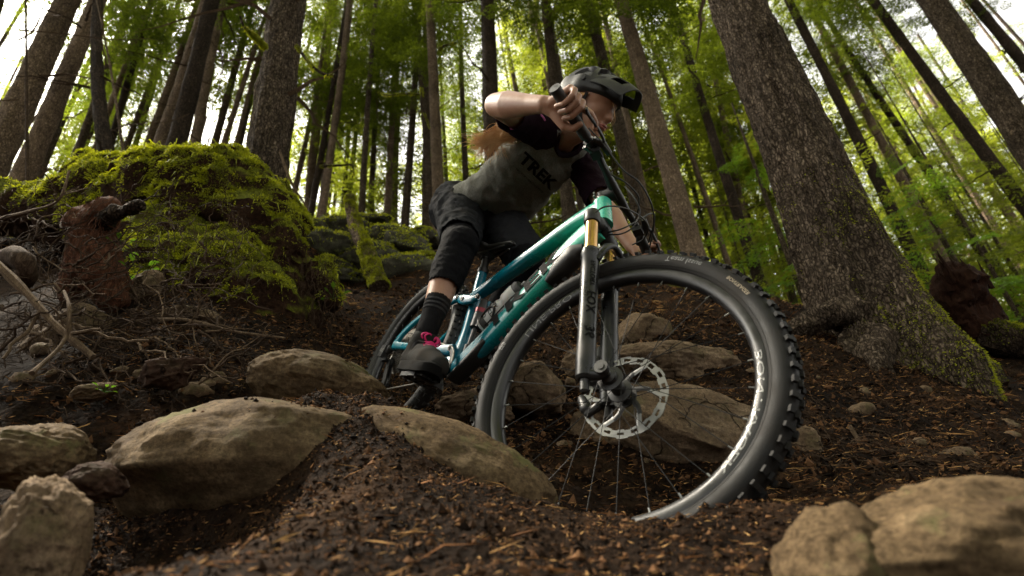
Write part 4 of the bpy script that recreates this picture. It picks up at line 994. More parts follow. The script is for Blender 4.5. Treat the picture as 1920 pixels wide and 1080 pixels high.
def build_wheel(name, C, xf, front, rubber, rot0=0.0):
    w = empty(name); w.parent = bike
    def B(mb, nm, m_): return mb.build(nm, m_, w, True, xf)
    Y = np.array([0, 1., 0])
    def pol(a, r, y=0): return C + np.array([r * math.cos(a), y, r * math.sin(a)])
    mb = MB(); lathe(mb, wheel_profile(), C, Y, 160)
    n = 76
    for k in range(n):          # tread blocks
        a = 2 * math.pi * k / n; T_ = np.array([-math.sin(a), 0, math.cos(a)]); N_ = np.array([math.cos(a), 0, math.sin(a)])
        R0 = np.stack([T_, Y, N_], 1)
        for s in (-1, 1):
            th = s * .72; Rk = np.stack([T_, Y * math.cos(th) - N_ * math.sin(th), N_ * math.cos(th) + Y * math.sin(th)], 1)
            L = .0125 if k % 2 else .0095
            box(mb, C + N_ * .3605 + Y * s * (.0285 if k % 2 else .0265), (L, .0100 if k % 2 else .013, .0075), Rk)
            if (k + (s > 0)) % 2: box(mb, C + N_ * .3672 + Y * s * .0085, (.0135, .0105, .007), R0)
            else: box(mb, C + N_ * .3668 + Y * s * .0165, (.010, .0070, .006), Rk)
    # bead ridge lines
    for s in (-1, 1):
        for rr_ in (.3165, .3205): lathe(mb, [(rr_, s * (side_y(rr_) - .0005)), (rr_ + .0006, s * (side_y(rr_) + .0012)), (rr_ + .0016, s * (side_y(rr_ + .0016) - .0003))], C, Y, 128)
    B(mb, 'tyre', rubber)
    mb = MB(); lathe(mb, [(.312, -.0185), (.3145, -.018), (.3145, -.0155), (.306, -.014), (.306, .014), (.3145, .0155), (.3145, .018), (.312, .0185), (.302, .0182), (.292, .0125), (.2885, .005), (.2885, -.005), (.292, -.0125), (.302, -.0182)], C, Y, 160, closed=True)
    B(mb, 'rim', M['gloss'])
    # hub
    mb = MB(); lathe(mb, [(.001, -.055), (.010, -.055), (.010, -.045), (.017, -.040), (.019, -.030), (.029, -.028), (.029, -.024), (.017, -.020), (.0155, .0), (.017, .020), (.029, .024), (.029, .028), (.022, .032), (.020, .044), (.010, .046), (.010, .055), (.001, .055)], C, Y, 36)
    B(mb, 'hub', M['black'])
    # spokes share one mesh: built along +x then turned
    def spoke_xf(p, q):
        return p, q
    ns = 28
    for k in range(ns):
        side = 1 if k % 2 else -1; a = 2 * math.pi * (k + .5) / ns + rot0; tw = (1 if (k // 2) % 2 else -1) * 1.35
        p = pol(a + tw, .0265, side * .026); q = pol(a, .2905, side * .002)
        mb = MB(); tube(mb, [p, p + (q - p) * .5, q], .00092, 5); B(mb, 'spoke', M['spoke'])
    mb = MB()
    for k in range(ns):
        a = 2 * math.pi * (k + .5) / ns + rot0; side = 1 if k % 2 else -1
        tube(mb, [pol(a, .2775, side * .003), pol(a, .2895, side * .002)], .0021, 6)
    tag(B(mb, 'nipples', M['steel']), kind='stuff')
    # rotor on the left
    yr = .0505
    mb = MB(); nr = 72
    for k in range(nr):
        a0 = 2 * math.pi * k / nr; a1 = 2 * math.pi * (k + 1) / nr
        hole = k % 4 in (1, 2)
        for (r0, r1) in (((.0835, .0880), (.0965, .1015)) if hole else ((.0835, .1010),)):
            w0 = .0018 * math.sin(k * 1.5)
            v = []
            for yy in (yr - .001, yr + .001):
                v += [pol(a0, r0 + w0, yy), pol(a1, r0 + w0, yy), pol(a1, r1 + .002 * (k % 6 > 2), yy), pol(a0, r1 + .002 * (k % 6 > 2), yy)]
            mb.add(v, [(0, 1, 2, 3), (7, 6, 5, 4), (0, 4, 5, 1), (1, 5, 6, 2), (2, 6, 7, 3), (3, 7, 4, 0)])
    for k in range(6):
        a = 2 * math.pi * k / 6 + .3
        tube(mb, [pol(a + .25, .058, yr), pol(a + .1, .074, yr), pol(a, .088, yr)], .0055, 6, r2=.001, up=Y * 0 + np.array([0, 0, 1.]))
    B(mb, 'brake_rotor', M['steel'])
    mb = MB()
    lathe(mb, [(.018, yr + .002), (.030, yr + .002), (.030, yr - .002), (.018, yr - .002)], C, Y, 30, closed=True)
    for k in range(6):
        a = 2 * math.pi * k / 6 + .3
        tube(mb, [pol(a + .6, .024, yr), pol(a + .42, .045, yr), pol(a + .25, .062, yr)], [.008, .006, .0055], 6, r2=.0018)
    B(mb, 'rotor_carrier', M['black'])
    # lettering wrapped round sidewall and rim (right side, y < 0)
    def wrap(txt, size, a_mid, r_mid, m_, nm, flip=False, sq=1.0, rim=False, off=0.0):
        V, F = text_mesh(txt, size, 4, off); x, y = V[:, 0] * sq, V[:, 1]
        s = -1 if flip else 1
        a = a_mid + s * x / r_mid; r = r_mid - s * y if False else r_mid + (-y if flip else y)
        yy = -(side_y(r) + .0006) if not rim else -(np.interp(r, [.292, .302, .312], [.0125, .0182, .0185]) + .0006)
        v = C + np.stack([r * np.cos(a), yy, r * np.sin(a)], 1)
        mb = MB(); mb.add(v, F); B(mb, nm, m_)
    return w, wrap
fw, wrapf = build_wheel('front_wheel', FA, lambda v: XS(FA + (v - FA) * [1.027, 1.06, 1.027]), True, M['rubber'], .12)
# lettering goes clockwise seen from the right, letters upside down at the top of the picture
def apix(x, y):   # angle on the front wheel of a photo pixel, by search
    a = np.linspace(-math.pi, math.pi, 1440); v = XS(FA + np.stack([.335 * np.cos(a), np.full(1440, -.032), .335 * np.sin(a)], 1)) @ BM.T + BT
    px, py = 960 + FPX * v[:, 0] / v[:, 2], 540 + FPX * v[:, 1] / v[:, 2]; return a[np.argmin((px - x) ** 2 + (py - y) ** 2)]
wrapf('Team Issue', .021, apix(1275, 512), .338, M['decal_grey'], 'tyre_lettering', True, 1.0)
wrapf('BONTRAGER', .012, apix(1368, 552), .338, M['decal_tan'], 'tyre_lettering', True, 1.0)
wrapf('SE5', .017, apix(930, 640), .338, M['decal_grey'], 'tyre_lettering', True, 1.0)
wrapf('BONTRAGER', .0195, apix(1425, 765), .302, M['white'], 'rim_lettering', True, 2.3, True)
wrapf('LINE PRO', .0195, apix(1000, 560), .302, M['decal_grey'], 'rim_lettering', True, 2.0, True)
RAx = np.array([0, 0, .372])
rw, wrapr = build_wheel('rear_wheel', RAx, lambda v: v, False, M['rubber_rear'], .3)
wrapr('BONTRAGER', .019, math.radians(165), .302, M['decal_grey'], 'rim_lettering', False, 2.0, True)

def part(nm, m_, mb, parent=bike, xf=None, smooth=True): return mb.build(nm, m_, parent, smooth, xf)
# fork
fork = empty('fork'); fork.parent = bike
for s, yl in ((-1, -.066), (1, .066)):
    mb = MB(); tube(mb, [FK(.30, yl), FK(.52, yl)], .0182, 28); part('stanchion', M['gold'], mb, fork, XS)
    mb = MB(); tube(mb, [FK(-.018, yl), FK(-.012, yl), FK(.03, yl), FK(.12, yl), FK(.30, yl), FK(.352, yl), FK(.356, yl), FK(.372, yl)], [.016, .0215, .0232, .0225, .0235, .0240, .0262, .0262], 32)
    tube(mb, [FK(-.004, yl, .004), FK(-.008, yl * .95, .03), FK(0, yl * .93, .046)], [.016, .014, .016], 14, r2=[.018, .012, .010])
    part('lower_leg', M['lower'], mb, fork, XS)
    mb = MB(); tube(mb, [FK(.371, yl), FK(.374, yl), FK(.382, yl), FK(.384, yl)], [.0225, .0245, .0245, .020], 28); part('wiper_seal', M['black'], mb, fork, XS)
    mb = MB(); tube(mb, [FK(.494, yl), FK(.498, yl), FK(.53, yl), FK(.538, yl), FK(.540, yl)], [.0215, .0235, .0235, .021, .012], 28); part('crown_cap', M['lower'], mb, fork, XS)
    mb = MB(); tube(mb, [FK(-.05, yl), FK(-.045, yl), FK(-.018, yl)], [.006, .0105, .011], 14); part('foot_nut', M['black'], mb, fork, XS)
mb = MB(); tube(mb, smooth_path([FK(.505, -.066), FK(.525, -.035), FK(.545, 0), FK(.525, .035), FK(.505, .066)], 16), .022, 16, r2=.020, power=3); part('crown', M['lower'], mb, fork, XS)
mb = MB(); tube(mb, smooth_path([FK(.345, -.066, .016), FK(.385, -.058, .034), FK(.412, -.035, .046), FK(.418, 0, .050), FK(.412, .035, .046), FK(.385, .058, .034), FK(.345, .066, .016)], 26), .013, 12, r2=.009, power=3); part('arch', M['lower'], mb, fork, XS)
mb = MB(); tube(mb, [FK(0, -.076, .044), FK(0, .072, .044)], .0085, 14); tube(mb, [FK(0, -.082, .044), FK(0, -.070, .044)], .016, 24); tube(mb, [FK(0, -.084, .044), FK(0, -.080, .044)], .008, 12); part('axle', M['black'], mb, fork, XS)
R_c = np.stack([AN, [0, 1, 0], AU], 1)
V, F = blob([(FK(.04, .062, -.03), FK(.15, .060, -.022), .012, .010), (FK(.055, .052, -.036), FK(.055, .075, -.036), .015, .015), (FK(.11, .055, -.030), FK(.11, .074, -.030), .014, .014), (FK(.05, .062, -.045), FK(.12, .062, -.040), .013, .012),
             (FK(-.02, .050, -.05), FK(.01, .056, -.065), .016, .012), (FK(-.035, .05, -.045), FK(-.02, .05, -.02), .010, .012)], .003, 2)
mesh_obj('brake_caliper', XS(V), F, M['black'], fork)
mb = MB()
for q in (.055, .11): tube(mb, [FK(q, .048, -.034), FK(q, .052, -.034)], .006, 10)
part('caliper_bolt', M['steel'], mb, fork, XS)
for txt, sz, a in (('FACTORY', .019, .285), ('FOX', .034, .19), ('36', .036, .10)):
    V, F = text_mesh(txt, sz, 4, .0006, .008); th = V[:, 1] / .0238 + math.radians(-48)
    v = FK(0, -.066) + np.outer(a - V[:, 0] * 1.0, AU) + .0243 * (np.outer(np.cos(th), AN) * .0 + np.outer(np.sin(th + math.pi / 2), [0, -1, 0]) + np.outer(-np.sin(th), AN))
    mb = MB(); mb.add(v, [f[::-1] for f in F]); part('fork_lettering', M['decal'], mb, fork, XS)
mb = MB(); tube(mb, [FK(.53, 0), FK(.70, 0)], .0145, 20); part('steerer', M['black'], mb, fork, XS)
# cockpit
ck = empty('cockpit'); ck.parent = bike
mb = MB(); tube(mb, [FK(.655, 0), FK(.659, 0), FK(.663, 0)], .019, 24); tube(mb, [FK(.667, 0), FK(.690, 0), FK(.697, 0)], [.0185, .0185, .012], 24)
tube(mb, [FK(.680, 0, 0), FK(.682, 0, .02), FK(.684, 0, .042)], [.016, .017, .021], 18, r2=[.018, .018, .027], power=3); part('stem', M['black'], mb, ck, XS)
mb = MB(); tube(mb, [FK(.664, 0), FK(.667, 0)], .0195, 24); tube(mb, [FK(.698, 0), FK(.701, 0)], [.0175, .015], 24)
for s in (-1, 1):
    for k in (0, 1): tube(mb, [FK(.675 + .014 * k, s * .022, -.02), FK(.675 + .014 * k, s * .010, -.02)], .0035, 8)
part('headset_spacer', M['steel'], mb, ck, XS)
hb = smooth_path([FK(.678, -.395, .035), FK(.684, -.25, .042), FK(.690, -.15, .048), FK(.684, -.07, .046), FK(.684, 0, .044), FK(.684, .07, .046), FK(.690, .15, .048), FK(.684, .25, .042), FK(.678, .395, .035)], 50)
rb = np.interp(np.linspace(-1, 1, 50), [-1, -.3, -.12, .12, .3, 1], [.0111, .0112, .0158, .0158, .0112, .0111])
mb = MB(); tube(mb, hb, rb, 20); part('handlebar', M['black'], mb, ck, XS)
def barpt(y, a=0, o=0): i = np.interp(y, np.linspace(-.395, .395, 50), np.arange(50)); k = int(min(i, 48)); f_ = i - k; p_ = hb[k] * (1 - f_) + hb[k + 1] * f_; return p_ + a * AU + o * AN
for s in (-1, 1):
    mb = MB(); ys = np.linspace(.268, .398, 30); tube(mb, [barpt(s * y) for y in ys], [.0158 + .0009 * (k % 2) for k in range(30)], 18); part('grip', M['rubber_rear'], mb, ck, XS)
    mb = MB(); tube(mb, [barpt(s * .242), barpt(s * .256)], .0165, 16); tube(mb, [barpt(s * .25, 0, .014), barpt(s * .225, -.004, .030), barpt(s * .185, -.006, .034)], [.011, .012, .009], 12); part('brake_clamp', M['black'], mb, ck, XS)
    mb = MB(); tube(mb, smooth_path([barpt(s * .225, -.006, .032), barpt(s * .245, -.010, .042), barpt(s * .29, -.012, .046), barpt(s * .325, -.012, .044), barpt(s * .338, -.012, .048)], 16), .006, 10, r2=.0035); part('brake_lever', M['black'], mb, ck, XS)
    mb = MB(); tube(mb, [barpt(s * .222), barpt(s * .232)], .0155, 16); tube(mb, smooth_path([barpt(s * .228, -.016, .004), barpt(s * .235, -.032, .0), barpt(s * .262, -.036, -.008)], 8), [.008] * 8, 10, r2=.005); box(mb, XS(barpt(s * .215, -.024, .006)) * 0 + barpt(s * .215, -.024, .006), (.03, .03, .018), R_c); part('shift_lever', M['black'], mb, ck, XS)
dC = 1.52
cables = [[(1112, 268, 1.53), (1128, 295, 1.52), (1144, 325, 1.5), (1170, 340, 1.5), (1194, 363, 1.52), (1198, 381, 1.55), (1195, 400, 1.6), (1190, 414, 1.66)],
          [(1104, 240, 1.52), (1135, 275, 1.5), (1168, 318, 1.48), (1197, 340, 1.5), (1216, 370, 1.54), (1225, 398, 1.6), (1225, 431, 1.66), (1218, 464, 1.72)],
          [(1116, 398, 1.46), (1133, 388, 1.46), (1155, 387, 1.48), (1181, 394, 1.52), (1207, 411, 1.58), (1215, 429, 1.64), (1207, 448, 1.7), (1186, 459, 1.74)],
          [(1142, 435, 1.56), (1160, 431, 1.54), (1181, 422, 1.55), (1203, 409, 1.58), (1221, 400, 1.62), (1228, 407, 1.66), (1225, 424, 1.7), (1216, 455, 1.74)],
          [(1142, 440, 1.56), (1166, 438, 1.53), (1188, 425, 1.53), (1200, 400, 1.52), (1190, 372, 1.52), (1172, 350, 1.56)]]
for c_ in cables:
    mb = MB(); tube(mb, smooth_path([Q(*q) for q in c_], 40), .0024, 7); part('brake_hose' if c_ is not cables[1] else 'shift_cable', M['black'], mb, ck)

# frame
def fr(nm, m_, pts, r, r2, n=30, power=2.6, parent=None, seg=28, up=(0, 1, 0)):
    mb = MB(); k = np.linspace(0, 1, len(r)); kk = np.linspace(0, 1, n)
    tube(mb, smooth_path(pts, n), np.interp(kk, k, r), seg, r2=np.interp(kk, k, r2), up=up, power=power); return part(nm, m_, mb, parent or frame)
frame = empty('frame'); frame.parent = bike
HL, HU = FK(.548, 0), FK(.655, 0)
fr('head_tube', M['paint'], [HL, (HL + HU) / 2 - [.004, 0, 0], HU], [.029, .026, .025], [.034, .034, .028], up=(0, 1, 0))
fr('down_tube', M['paint'], [(.925, 0, .845), (.86, 0, .79), (.70, 0, .60), (.56, 0, .43), (.47, 0, .335)], [.028, .032, .031, .030, .032], [.050, .043, .038, .037, .036])
fr('top_tube', M['paint'], [(.895, 0, .915), (.80, 0, .876), (.60, 0, .77), (.42, 0, .675), (.33, 0, .628)], [.026, .030, .028, .024, .020], [.032, .026, .022, .020, .019], power=3)
fr('seat_tube', M['paint'], [(.435, 0, .36), (.405, 0, .48), (.36, 0, .60), (.325, 0, .68), (.300, 0, .745)], [.026, .018, .019, .0185, .0185], [.034, .022, .020, .0185, .0185])
mb = MB(); lathe(mb, [(.001, -.048), (.022, -.048), (.024, -.040), (.030, -.038), (.030, .038), (.024, .040), (.022, .048), (.001, .048)], (.435, 0, .34), (0, 1, 0), 28); part('bottom_bracket', M['paint'], mb, frame)
fr('down_tube_guard', M['black'], [(.60, 0, .447), (.53, 0, .360), (.478, 0, .302)], [.030, .031, .030], [.014, .016, .016], 14)
fr('down_tube_guard', M['black'], [(.905, 0, .775), (.868, 0, .757), (.825, 0, .706), (.79, 0, .662)], [.020, .0335, .0335, .022], [.018, .034, .030, .014], 18)
# big slanted lettering on the right face of the down tube
V, F = text_mesh('TREK', .105, 4, .004, .02)
dx = nrm(np.array([.66, 0, .78])); dz = np.array([-dx[2], 0, dx[0]])
v = np.array([.715, -.0330, .618]) + np.outer(V[:, 0] * 1.45, dx) + np.outer(V[:, 1] * .62, dz)
mb = MB(); mb.add(v, F); o_txt = part('frame_lettering', M['decal'], mb, frame)
# seatpost, saddle
mb = MB(); tube(mb, [(.303, 0, .738), (.301, 0, .744), (.296, 0, .757), (.295, 0, .76)], [.0215, .0225, .0225, .019], 22); part('seat_collar', M['black'], mb, frame)
mb = MB(); tube(mb, [(.298, 0, .75), (.272, 0, .815)], .0158, 20); tube(mb, [(.273, 0, .806), (.270, 0, .822)], .021, 18); box(mb, (.268, 0, .826), (.05, .045, .018)); part('seatpost', M['black'], mb)
V, F = blob([((.14, -.045, .862), (.26, -.03, .858), .026, .022), ((.14, .045, .862), (.26, .03, .858), .026, .022), ((.14, 0, .862), (.28, 0, .860), .026, .022), ((.26, 0, .858), (.43, 0, .862), .026, .016), ((.43, 0, .862), (.44, 0, .855), .016, .012)], .006, 5)
V[:, 2] = .86 + (V[:, 2] - .86) * .62
mesh_obj('saddle', V, F, M['black'], bike)
mb = MB()
for s in (-1, 1): tube(mb, smooth_path([(.15, s * .03, .848), (.22, s * .024, .832), (.32, s * .022, .834), (.40, s * .012, .850)], 14), .0035, 7)
part('saddle_rail', M['steel'], mb)
# rear triangle
for s in (-1, 1):
    fr('chain_stay', M['paint'], [(.44, s * .035, .395), (.33, s * .050, .385), (.16, s * .068, .378), (.04, s * .076, .374), (0, s * .076, .372)], [.014, .013, .012, .012, .014], [.022, .018, .015, .016, .020], 26)
    fr('seat_stay', M['paint'], [(-.004, s * .076, .382), (.02, s * .076, .430), (.09, s * .070, .500), (.20, s * .058, .560), (.300, s * .045, .602)], [.011, .0105, .0105, .011, .011], [.016, .015, .013, .014, .015], 26)
    fr('rocker_link', M['paint'], [(.300, s * .042, .604), (.345, s * .040, .598), (.395, s * .034, .600), (.425, s * .026, .612)], [.009, .011, .010, .009], [.014, .022, .018, .013], 18)
    mb = MB()
    for q in ((.300, .052, .604), (.350, .052, .597), (.425, .037, .612), (.440, .052, .398)): tube(mb, [(q[0], s * (q[1] - .01), q[2]), (q[0], s * (q[1] + .001), q[2])], .0095, 16); tube(mb, [(q[0], s * (q[1]), q[2]), (q[0], s * (q[1] + .003), q[2])], .0045, 8)
    part('pivot_bolt', M['black'], mb, frame)
fr('bridge', M['paint'], [(.300, -.045, .604), (.302, 0, .615), (.300, .045, .604)], [.012, .012, .012], [.012, .012, .012], 10, up=(1, 0, 0))
mb = MB(); tube(mb, [(.425, 0, .612), (.437, 0, .575), (.439, 0, .570), (.444, 0, .55)], [.013, .016, .022, .022], 20); tube(mb, [(.444, 0, .55), (.455, 0, .50), (.456, 0, .498)], [.022, .022, .014], 20); tube(mb, [(.455, 0, .50), (.474, 0, .415)], .0095, 14); tube(mb, [(.47, 0, .43), (.476, 0, .405)], .016, 16); part('rear_shock', M['black'], mb, frame)
mb = MB(); tube(mb, [(.4385, 0, .573), (.4425, 0, .556)], .0232, 20); part('shock_ring', M['red'], mb, frame)
# drivetrain
mb = MB(); ncr = 64
def ring(mb, C, r0, r1, y0, y1, n, teeth=.0):
    v = []; 
    for k in range(n):
        a = 2 * math.pi * k / n; ro = r1 + (teeth if k % 2 else 0)
        for r, y in ((r0, y0), (ro, y0), (ro, y1), (r0, y1)): v.append((C[0] + r * math.cos(a), C[1] + y, C[2] + r * math.sin(a)))
    f = []
    for k in range(n):
        b, c = 4 * k, 4 * ((k + 1) % n)
        for j in range(4): f.append((b + j, b + (j + 1) % 4, c + (j + 1) % 4, c + j))
    mb.add(v, f)
BB = np.array([.435, 0, .34])
ring(mb, BB, .046, .062, -.050, -.046, 64, .004); part('chainring', M['black'], mb)
cas = empty('cassette'); cas.parent = bike
for k in range(11):
    r = .102 - .0075 * k; mb = MB(); ring(mb, RAx, r * .78 if k < 8 else .018, r, -.030 - .0037 * k, -.0280 - .0037 * k, 96 - 6 * k, .0035); part('cog', M['chain'], mb, cas)
AR = math.radians(-35)
PR = BB + [.17 * math.cos(AR), -.17, .17 * math.sin(AR)]; PL = BB + [-.17 * math.cos(AR), .17, -.17 * math.sin(AR)]
for nm, s, pp in (('r', -1, PR), ('l', 1, PL)):
    mb = MB(); e = np.array([pp[0], s * .078, pp[2]]); b = BB + [0, s * .064, 0]
    tube(mb, [b + (b - e) * .10, b, (b + e) / 2, e, e + (e - b) * .08], [.012, .020, .015, .0145, .010], 16, r2=[.008, .011, .009, .009, .006]); part('crank_arm', M['black'], mb)
    pe = empty('pedal'); pe.parent = bike
    Rp = rod([0, -math.radians(6), 0])
    mb = MB(); c0 = np.array([pp[0], s * .150, pp[2]])
    for q in ((.045, 0, .014, .1), (-.045, 0, .014, .1), ): box(mb, c0 + Rp @ [q[0], 0, 0], (.012, .10, .015), Rp)
    for q in (-.045, .045, -.015, .015): box(mb, c0 + [0, q, 0], (.09, .010, .013), Rp)
    tube(mb, [c0 - [0, s * .06, 0], c0 + [0, s * .05, 0]], .009, 12); part('platform', M['black'], mb, pe)
    mb = MB()
    for q in (-.042, .042):
        for q2 in (-.04, 0, .04):
            for z_ in (-1, 1): tube(mb, [c0 + Rp @ [q, q2, 0], c0 + Rp @ [q, q2, z_ * .012]], .002, 6)
    part('pins', M['steel'], mb, pe)
# derailleur + chain
D1 = np.array([-.005, -.060, .300]); D2 = np.array([.055, -.060, .215])
mb = MB(); tube(mb, [(0, -.085, .36), (-.03, -.088, .33), (-.02, -.080, .30)], [.016, .015, .014], 12); box(mb, (D1 + D2) / 2 - [0, .008, 0], (.028, .004, .125), rod([0, -.60, 0])); box(mb, (D1 + D2) / 2 + [0, .008, 0], (.028, .004, .125), rod([0, -.60, 0]))
box(mb, (-.035, -.095, .335), (.045, .024, .05)); part('derailleur', M['black'], mb)
V, F = text_mesh('AXS', .024, 2); mb = MB(); v = np.array([-.035, -.108, .335]) + np.outer(V[:, 0], [1, 0, 0]) + np.outer(V[:, 1], [0, 0, 1]); mb.add(v, F); part('derailleur_lettering', M['white'], mb)
for Dk in (D1, D2): mb = MB(); ring(mb, Dk, .010, .022, -.003, .003, 28, .003); part('jockey_wheel', M['black'], mb)
a_ = np.linspace(-1.3, 1.2, 14); ch = [BB + [.064 * math.cos(a), -.048, .064 * math.sin(a)] for a in a_]
up_ = [RAx + [.02, -.042, .078], RAx + [-.02, -.042, .078], RAx + [-.07, -.042, .03], RAx + [-.068, -.044, -.03]]
ch = ch + up_ + [D1 + [-.022, 0, 0], D1 + [0, 0, -.024], D2 + [-.01, 0, -.02], D2 + [.012, .002, -.022]] + [ch[0]]
mb = MB(); cp = []
for i in range(len(ch) - 1):
    L = np.linalg.norm(np.array(ch[i + 1]) - ch[i]); k = max(1, int(L / .0064)); cp += [np.array(ch[i]) + (np.array(ch[i + 1]) - ch[i]) * j / k for j in range(k)]
cp.append(np.array(ch[-1])); tube(mb, cp, [.0036 if k % 2 else .0022 for k in range(len(cp))], 6, r2=[.0022 if k % 2 else .0040 for k in range(len(cp))], up=(0, 0, 1)); part('chain', M['chain'], mb)
# bottle and cage
bot = empty('water_bottle'); bot.matrix_world = BIKE_MW; tag(bot, 'translucent grey water bottle with black lettering in the frame cage', 'bottle')
b0 = np.array([.515, 0, .502]); bd = nrm([.66, 0, .78]); 
mb = MB(); lathe(mb, [(.001, 0), (.032, .001), (.036, .006), (.036, .095), (.034, .104), (.0295, .112), (.0295, .120), (.034, .128), (.035, .134), (.035, .172), (.031, .180)], b0, bd, 36); part('bottle_body', M['bottle'], mb, bot)
mb = MB(); lathe(mb, [(.0315, .178), (.0325, .181), (.0325, .194), (.027, .202), (.012, .206), (.011, .222), (.001, .224)], b0, bd, 30); lathe(mb, [(.0364, .012), (.0366, .014), (.0366, .034), (.0364, .036)], b0, bd, 36); part('bottle_cap', M['black'], mb, bot)
bz = np.cross([0, 1., 0], bd) * -1
for txt, sz, al, th0 in (('TREK', .020, .096, 0), ('BICYCLE', .020, .068, 0), ('CO', .020, .042, 0)):
    V, F = text_mesh(txt, sz, 3, .0005, .006); th = V[:, 0] / .0362 + th0
    nn_ = np.outer(np.cos(th), [0, -1, 0]) + np.outer(-np.sin(th), bz)
    mb = MB(); mb.add(b0 + np.outer(al + V[:, 1], bd) + nn_ * .0368, F); part('bottle_lettering', M['decal'], mb, bot)
mb = MB()
for s in (-1, 1): tube(mb, smooth_path([b0 + bd * .03 + [0, s * .038, 0], b0 + bd * .075 + [0, s * .040, 0] + bz * -.0, b0 + bd * .09 + bz * (-.02) + [0, s * .034, 0], b0 + bd * .05 - bz * .036 + [0, s * .014, 0]], 12), .004, 8)
tube(mb, [b0 - bd * .004 + [0, .03, 0], b0 - bd * .004 - [0, .03, 0]], .006, 8); part('bottle_cage', M['black'], mb, bike)

# ------------------------------------------------------------------ the rider (same coordinates as the bicycle)
person = empty('person'); person.matrix_world = BIKE_MW
tag(person, 'rider in black helmet, grey jersey, dark shorts and pink laces crouching on the bicycle', 'person')
J = {'rAnk': [0.495, -0.173, 0.39], 'rKnee': [0.351, -0.156, 0.762], 'rHip': [0.047, -0.119, 1.033], 'lHip': [0.079, 0.058, 1.091], 'lKnee': [0.408, 0.104, 0.85], 'lAnk': [0.179, 0.173, 0.50],
     'neck': [0.466, -0.051, 1.347], 'rSh': [0.538, -0.186, 1.248], 'lSh': [0.417, 0.126, 1.358], 'rElb': [0.69, -0.386, 1.101], 'rWri': [0.928, -0.335, 1.04], 'lElb': [0.589, 0.219, 1.144], 'lWri': [0.765, 0.269, 0.973]}
J = {k: np.array(v) for k, v in J.items()}
def lerp(a, b, t): return a + (b - a) * t
def cloth(name, col, rough=.9, weave=900, amt=.12, heather=None):
    m = mat(name, col, rough, spec=.15); t = NT(m); c = t.coord(); n = t.noise(c, 300, 3, .7); n2 = t.noise(c, 7, 5, .6)
    cc = t.mix(1, col, t.ramp(n, [(.3, G3(1 - amt * 2)), (.7, G3(1 + amt * 2))]), 'MULTIPLY')
    cc = t.mix(t.ramp(n2, [(.6, G3(0)), (.8, G3(.35))]), cc, (.06, .045, .03)); t.col(cc); m.node_tree.nodes['Principled BSDF'].inputs['Sheen Weight'].default_value = 0
    wr = t.noise(t.coord(scale=(1, 1, 1)), 16, 4, .6, 1.5); t.nor(t.bump(n, .15, .001, t.bump(wr, .5, .012))); return m
M['jersey'] = cloth('heather_grey_jersey', (.14, .14, .123), .95, amt=.25)
M['sleeve'] = cloth('dark_maroon_sleeve', (.012, .005, .009))
M['shorts'] = cloth('charcoal_shorts', (.017, .018, .020))
M['pad'] = cloth('black_knee_pad', (.005, .005, .006), .8)
M['sock'] = cloth('black_sock', (.009, .009, .010), .95)
M['sockline'] = cloth('grey_sock_stripe', (.028, .028, .03), .95)
m = mat('skin', (.31, .17, .11), .45, spec=.4); t = NT(m); c = t.coord(); n = t.noise(c, 30, 5, .6); b_ = t.b; b_.inputs['Subsurface Weight'].default_value = .12; b_.inputs['Subsurface Radius'].default_value = (.02, .008, .004); b_.inputs['Subsurface Scale'].default_value = .5
t.col(t.mix(t.ramp(n, [(.35, G3(0)), (.7, G3(.5))]), (.33, .185, .12), (.24, .105, .065))); t.nor(t.bump(t.noise(c, 400, 2), .15, .0006)); M['skin'] = m
m = mat('copper_hair', (.56, .33, .15), .4, spec=.4); M['hair'] = m
M['brow'] = mat('brown_eyebrow', (.10, .05, .03), .7)
M['helmet'] = dusty('matte_black_helmet', (.008, .008, .008), .5, (.02, .02, .018), .3)
M['shoe'] = dusty('dark_grey_shoe_leather', (.017, .017, .016), .75, (.045, .034, .024), .5)
M['sole'] = dusty('black_rubber_sole', (.006, .006, .006), .85, (.02, .015, .010), .5)
M['lace'] = mat('magenta_laces', (.55, .01, .13), .6)
M['pinkpiping'] = mat('pink_piping', (.42, .10, .26), .6)
M['eye'] = mat('eye_white', (.5, .48, .45), .2); M['iris'] = mat('dark_iris', (.02, .014, .01), .15)
M['lip'] = mat('lips', (.30, .11, .09), .4)

# head frame (camera axes -> bicycle axes)
hf = nrm(np.array([.72, .34, -.61])); hl = nrm(np.array([.62, .20, .76]) - hf * (np.array([.62, .20, .76]) @ hf)); hu = np.cross(hf, hl)
HF, HL_, HU_ = hf @ BM, hl @ BM, hu @ BM
HC = Q(1109, 201, 1.95)
def H(f, l, u): return HC + f * HF + l * HL_ + u * HU_
sk = []
# forearms, elbows, upper arms
for s in 'rl':
    e, w_, sh = J[s + 'Elb'], J[s + 'Wri'], J[s + 'Sh']
    sk += [(sh, lerp(sh, e, .5), .048, .044), (lerp(sh, e, .5), e, .044, .037), (e, lerp(e, w_, .28), .038, .043), (lerp(e, w_, .28), lerp(e, w_, .75), .043, .029), (lerp(e, w_, .75), w_, .029, .0255)]
    sk += [(e + nrm(e - sh) * .006, e + nrm(e - w_) * .010, .029, .024)]
# neck and upper chest
sk += [(J['neck'] - HU_ * .02, H(-.025, 0, -.075), .056, .052), (J['neck'] + HF * .02 - HU_ * .03, H(.0, 0, -.08), .050, .045), (lerp(J['rSh'], J['neck'], .4), lerp(J['lSh'], J['neck'], .4), .055, .055)]
sk += [(J['neck'], lerp(J['neck'], (J['rHip'] + J['lHip']) / 2, .3), .075, .09)]
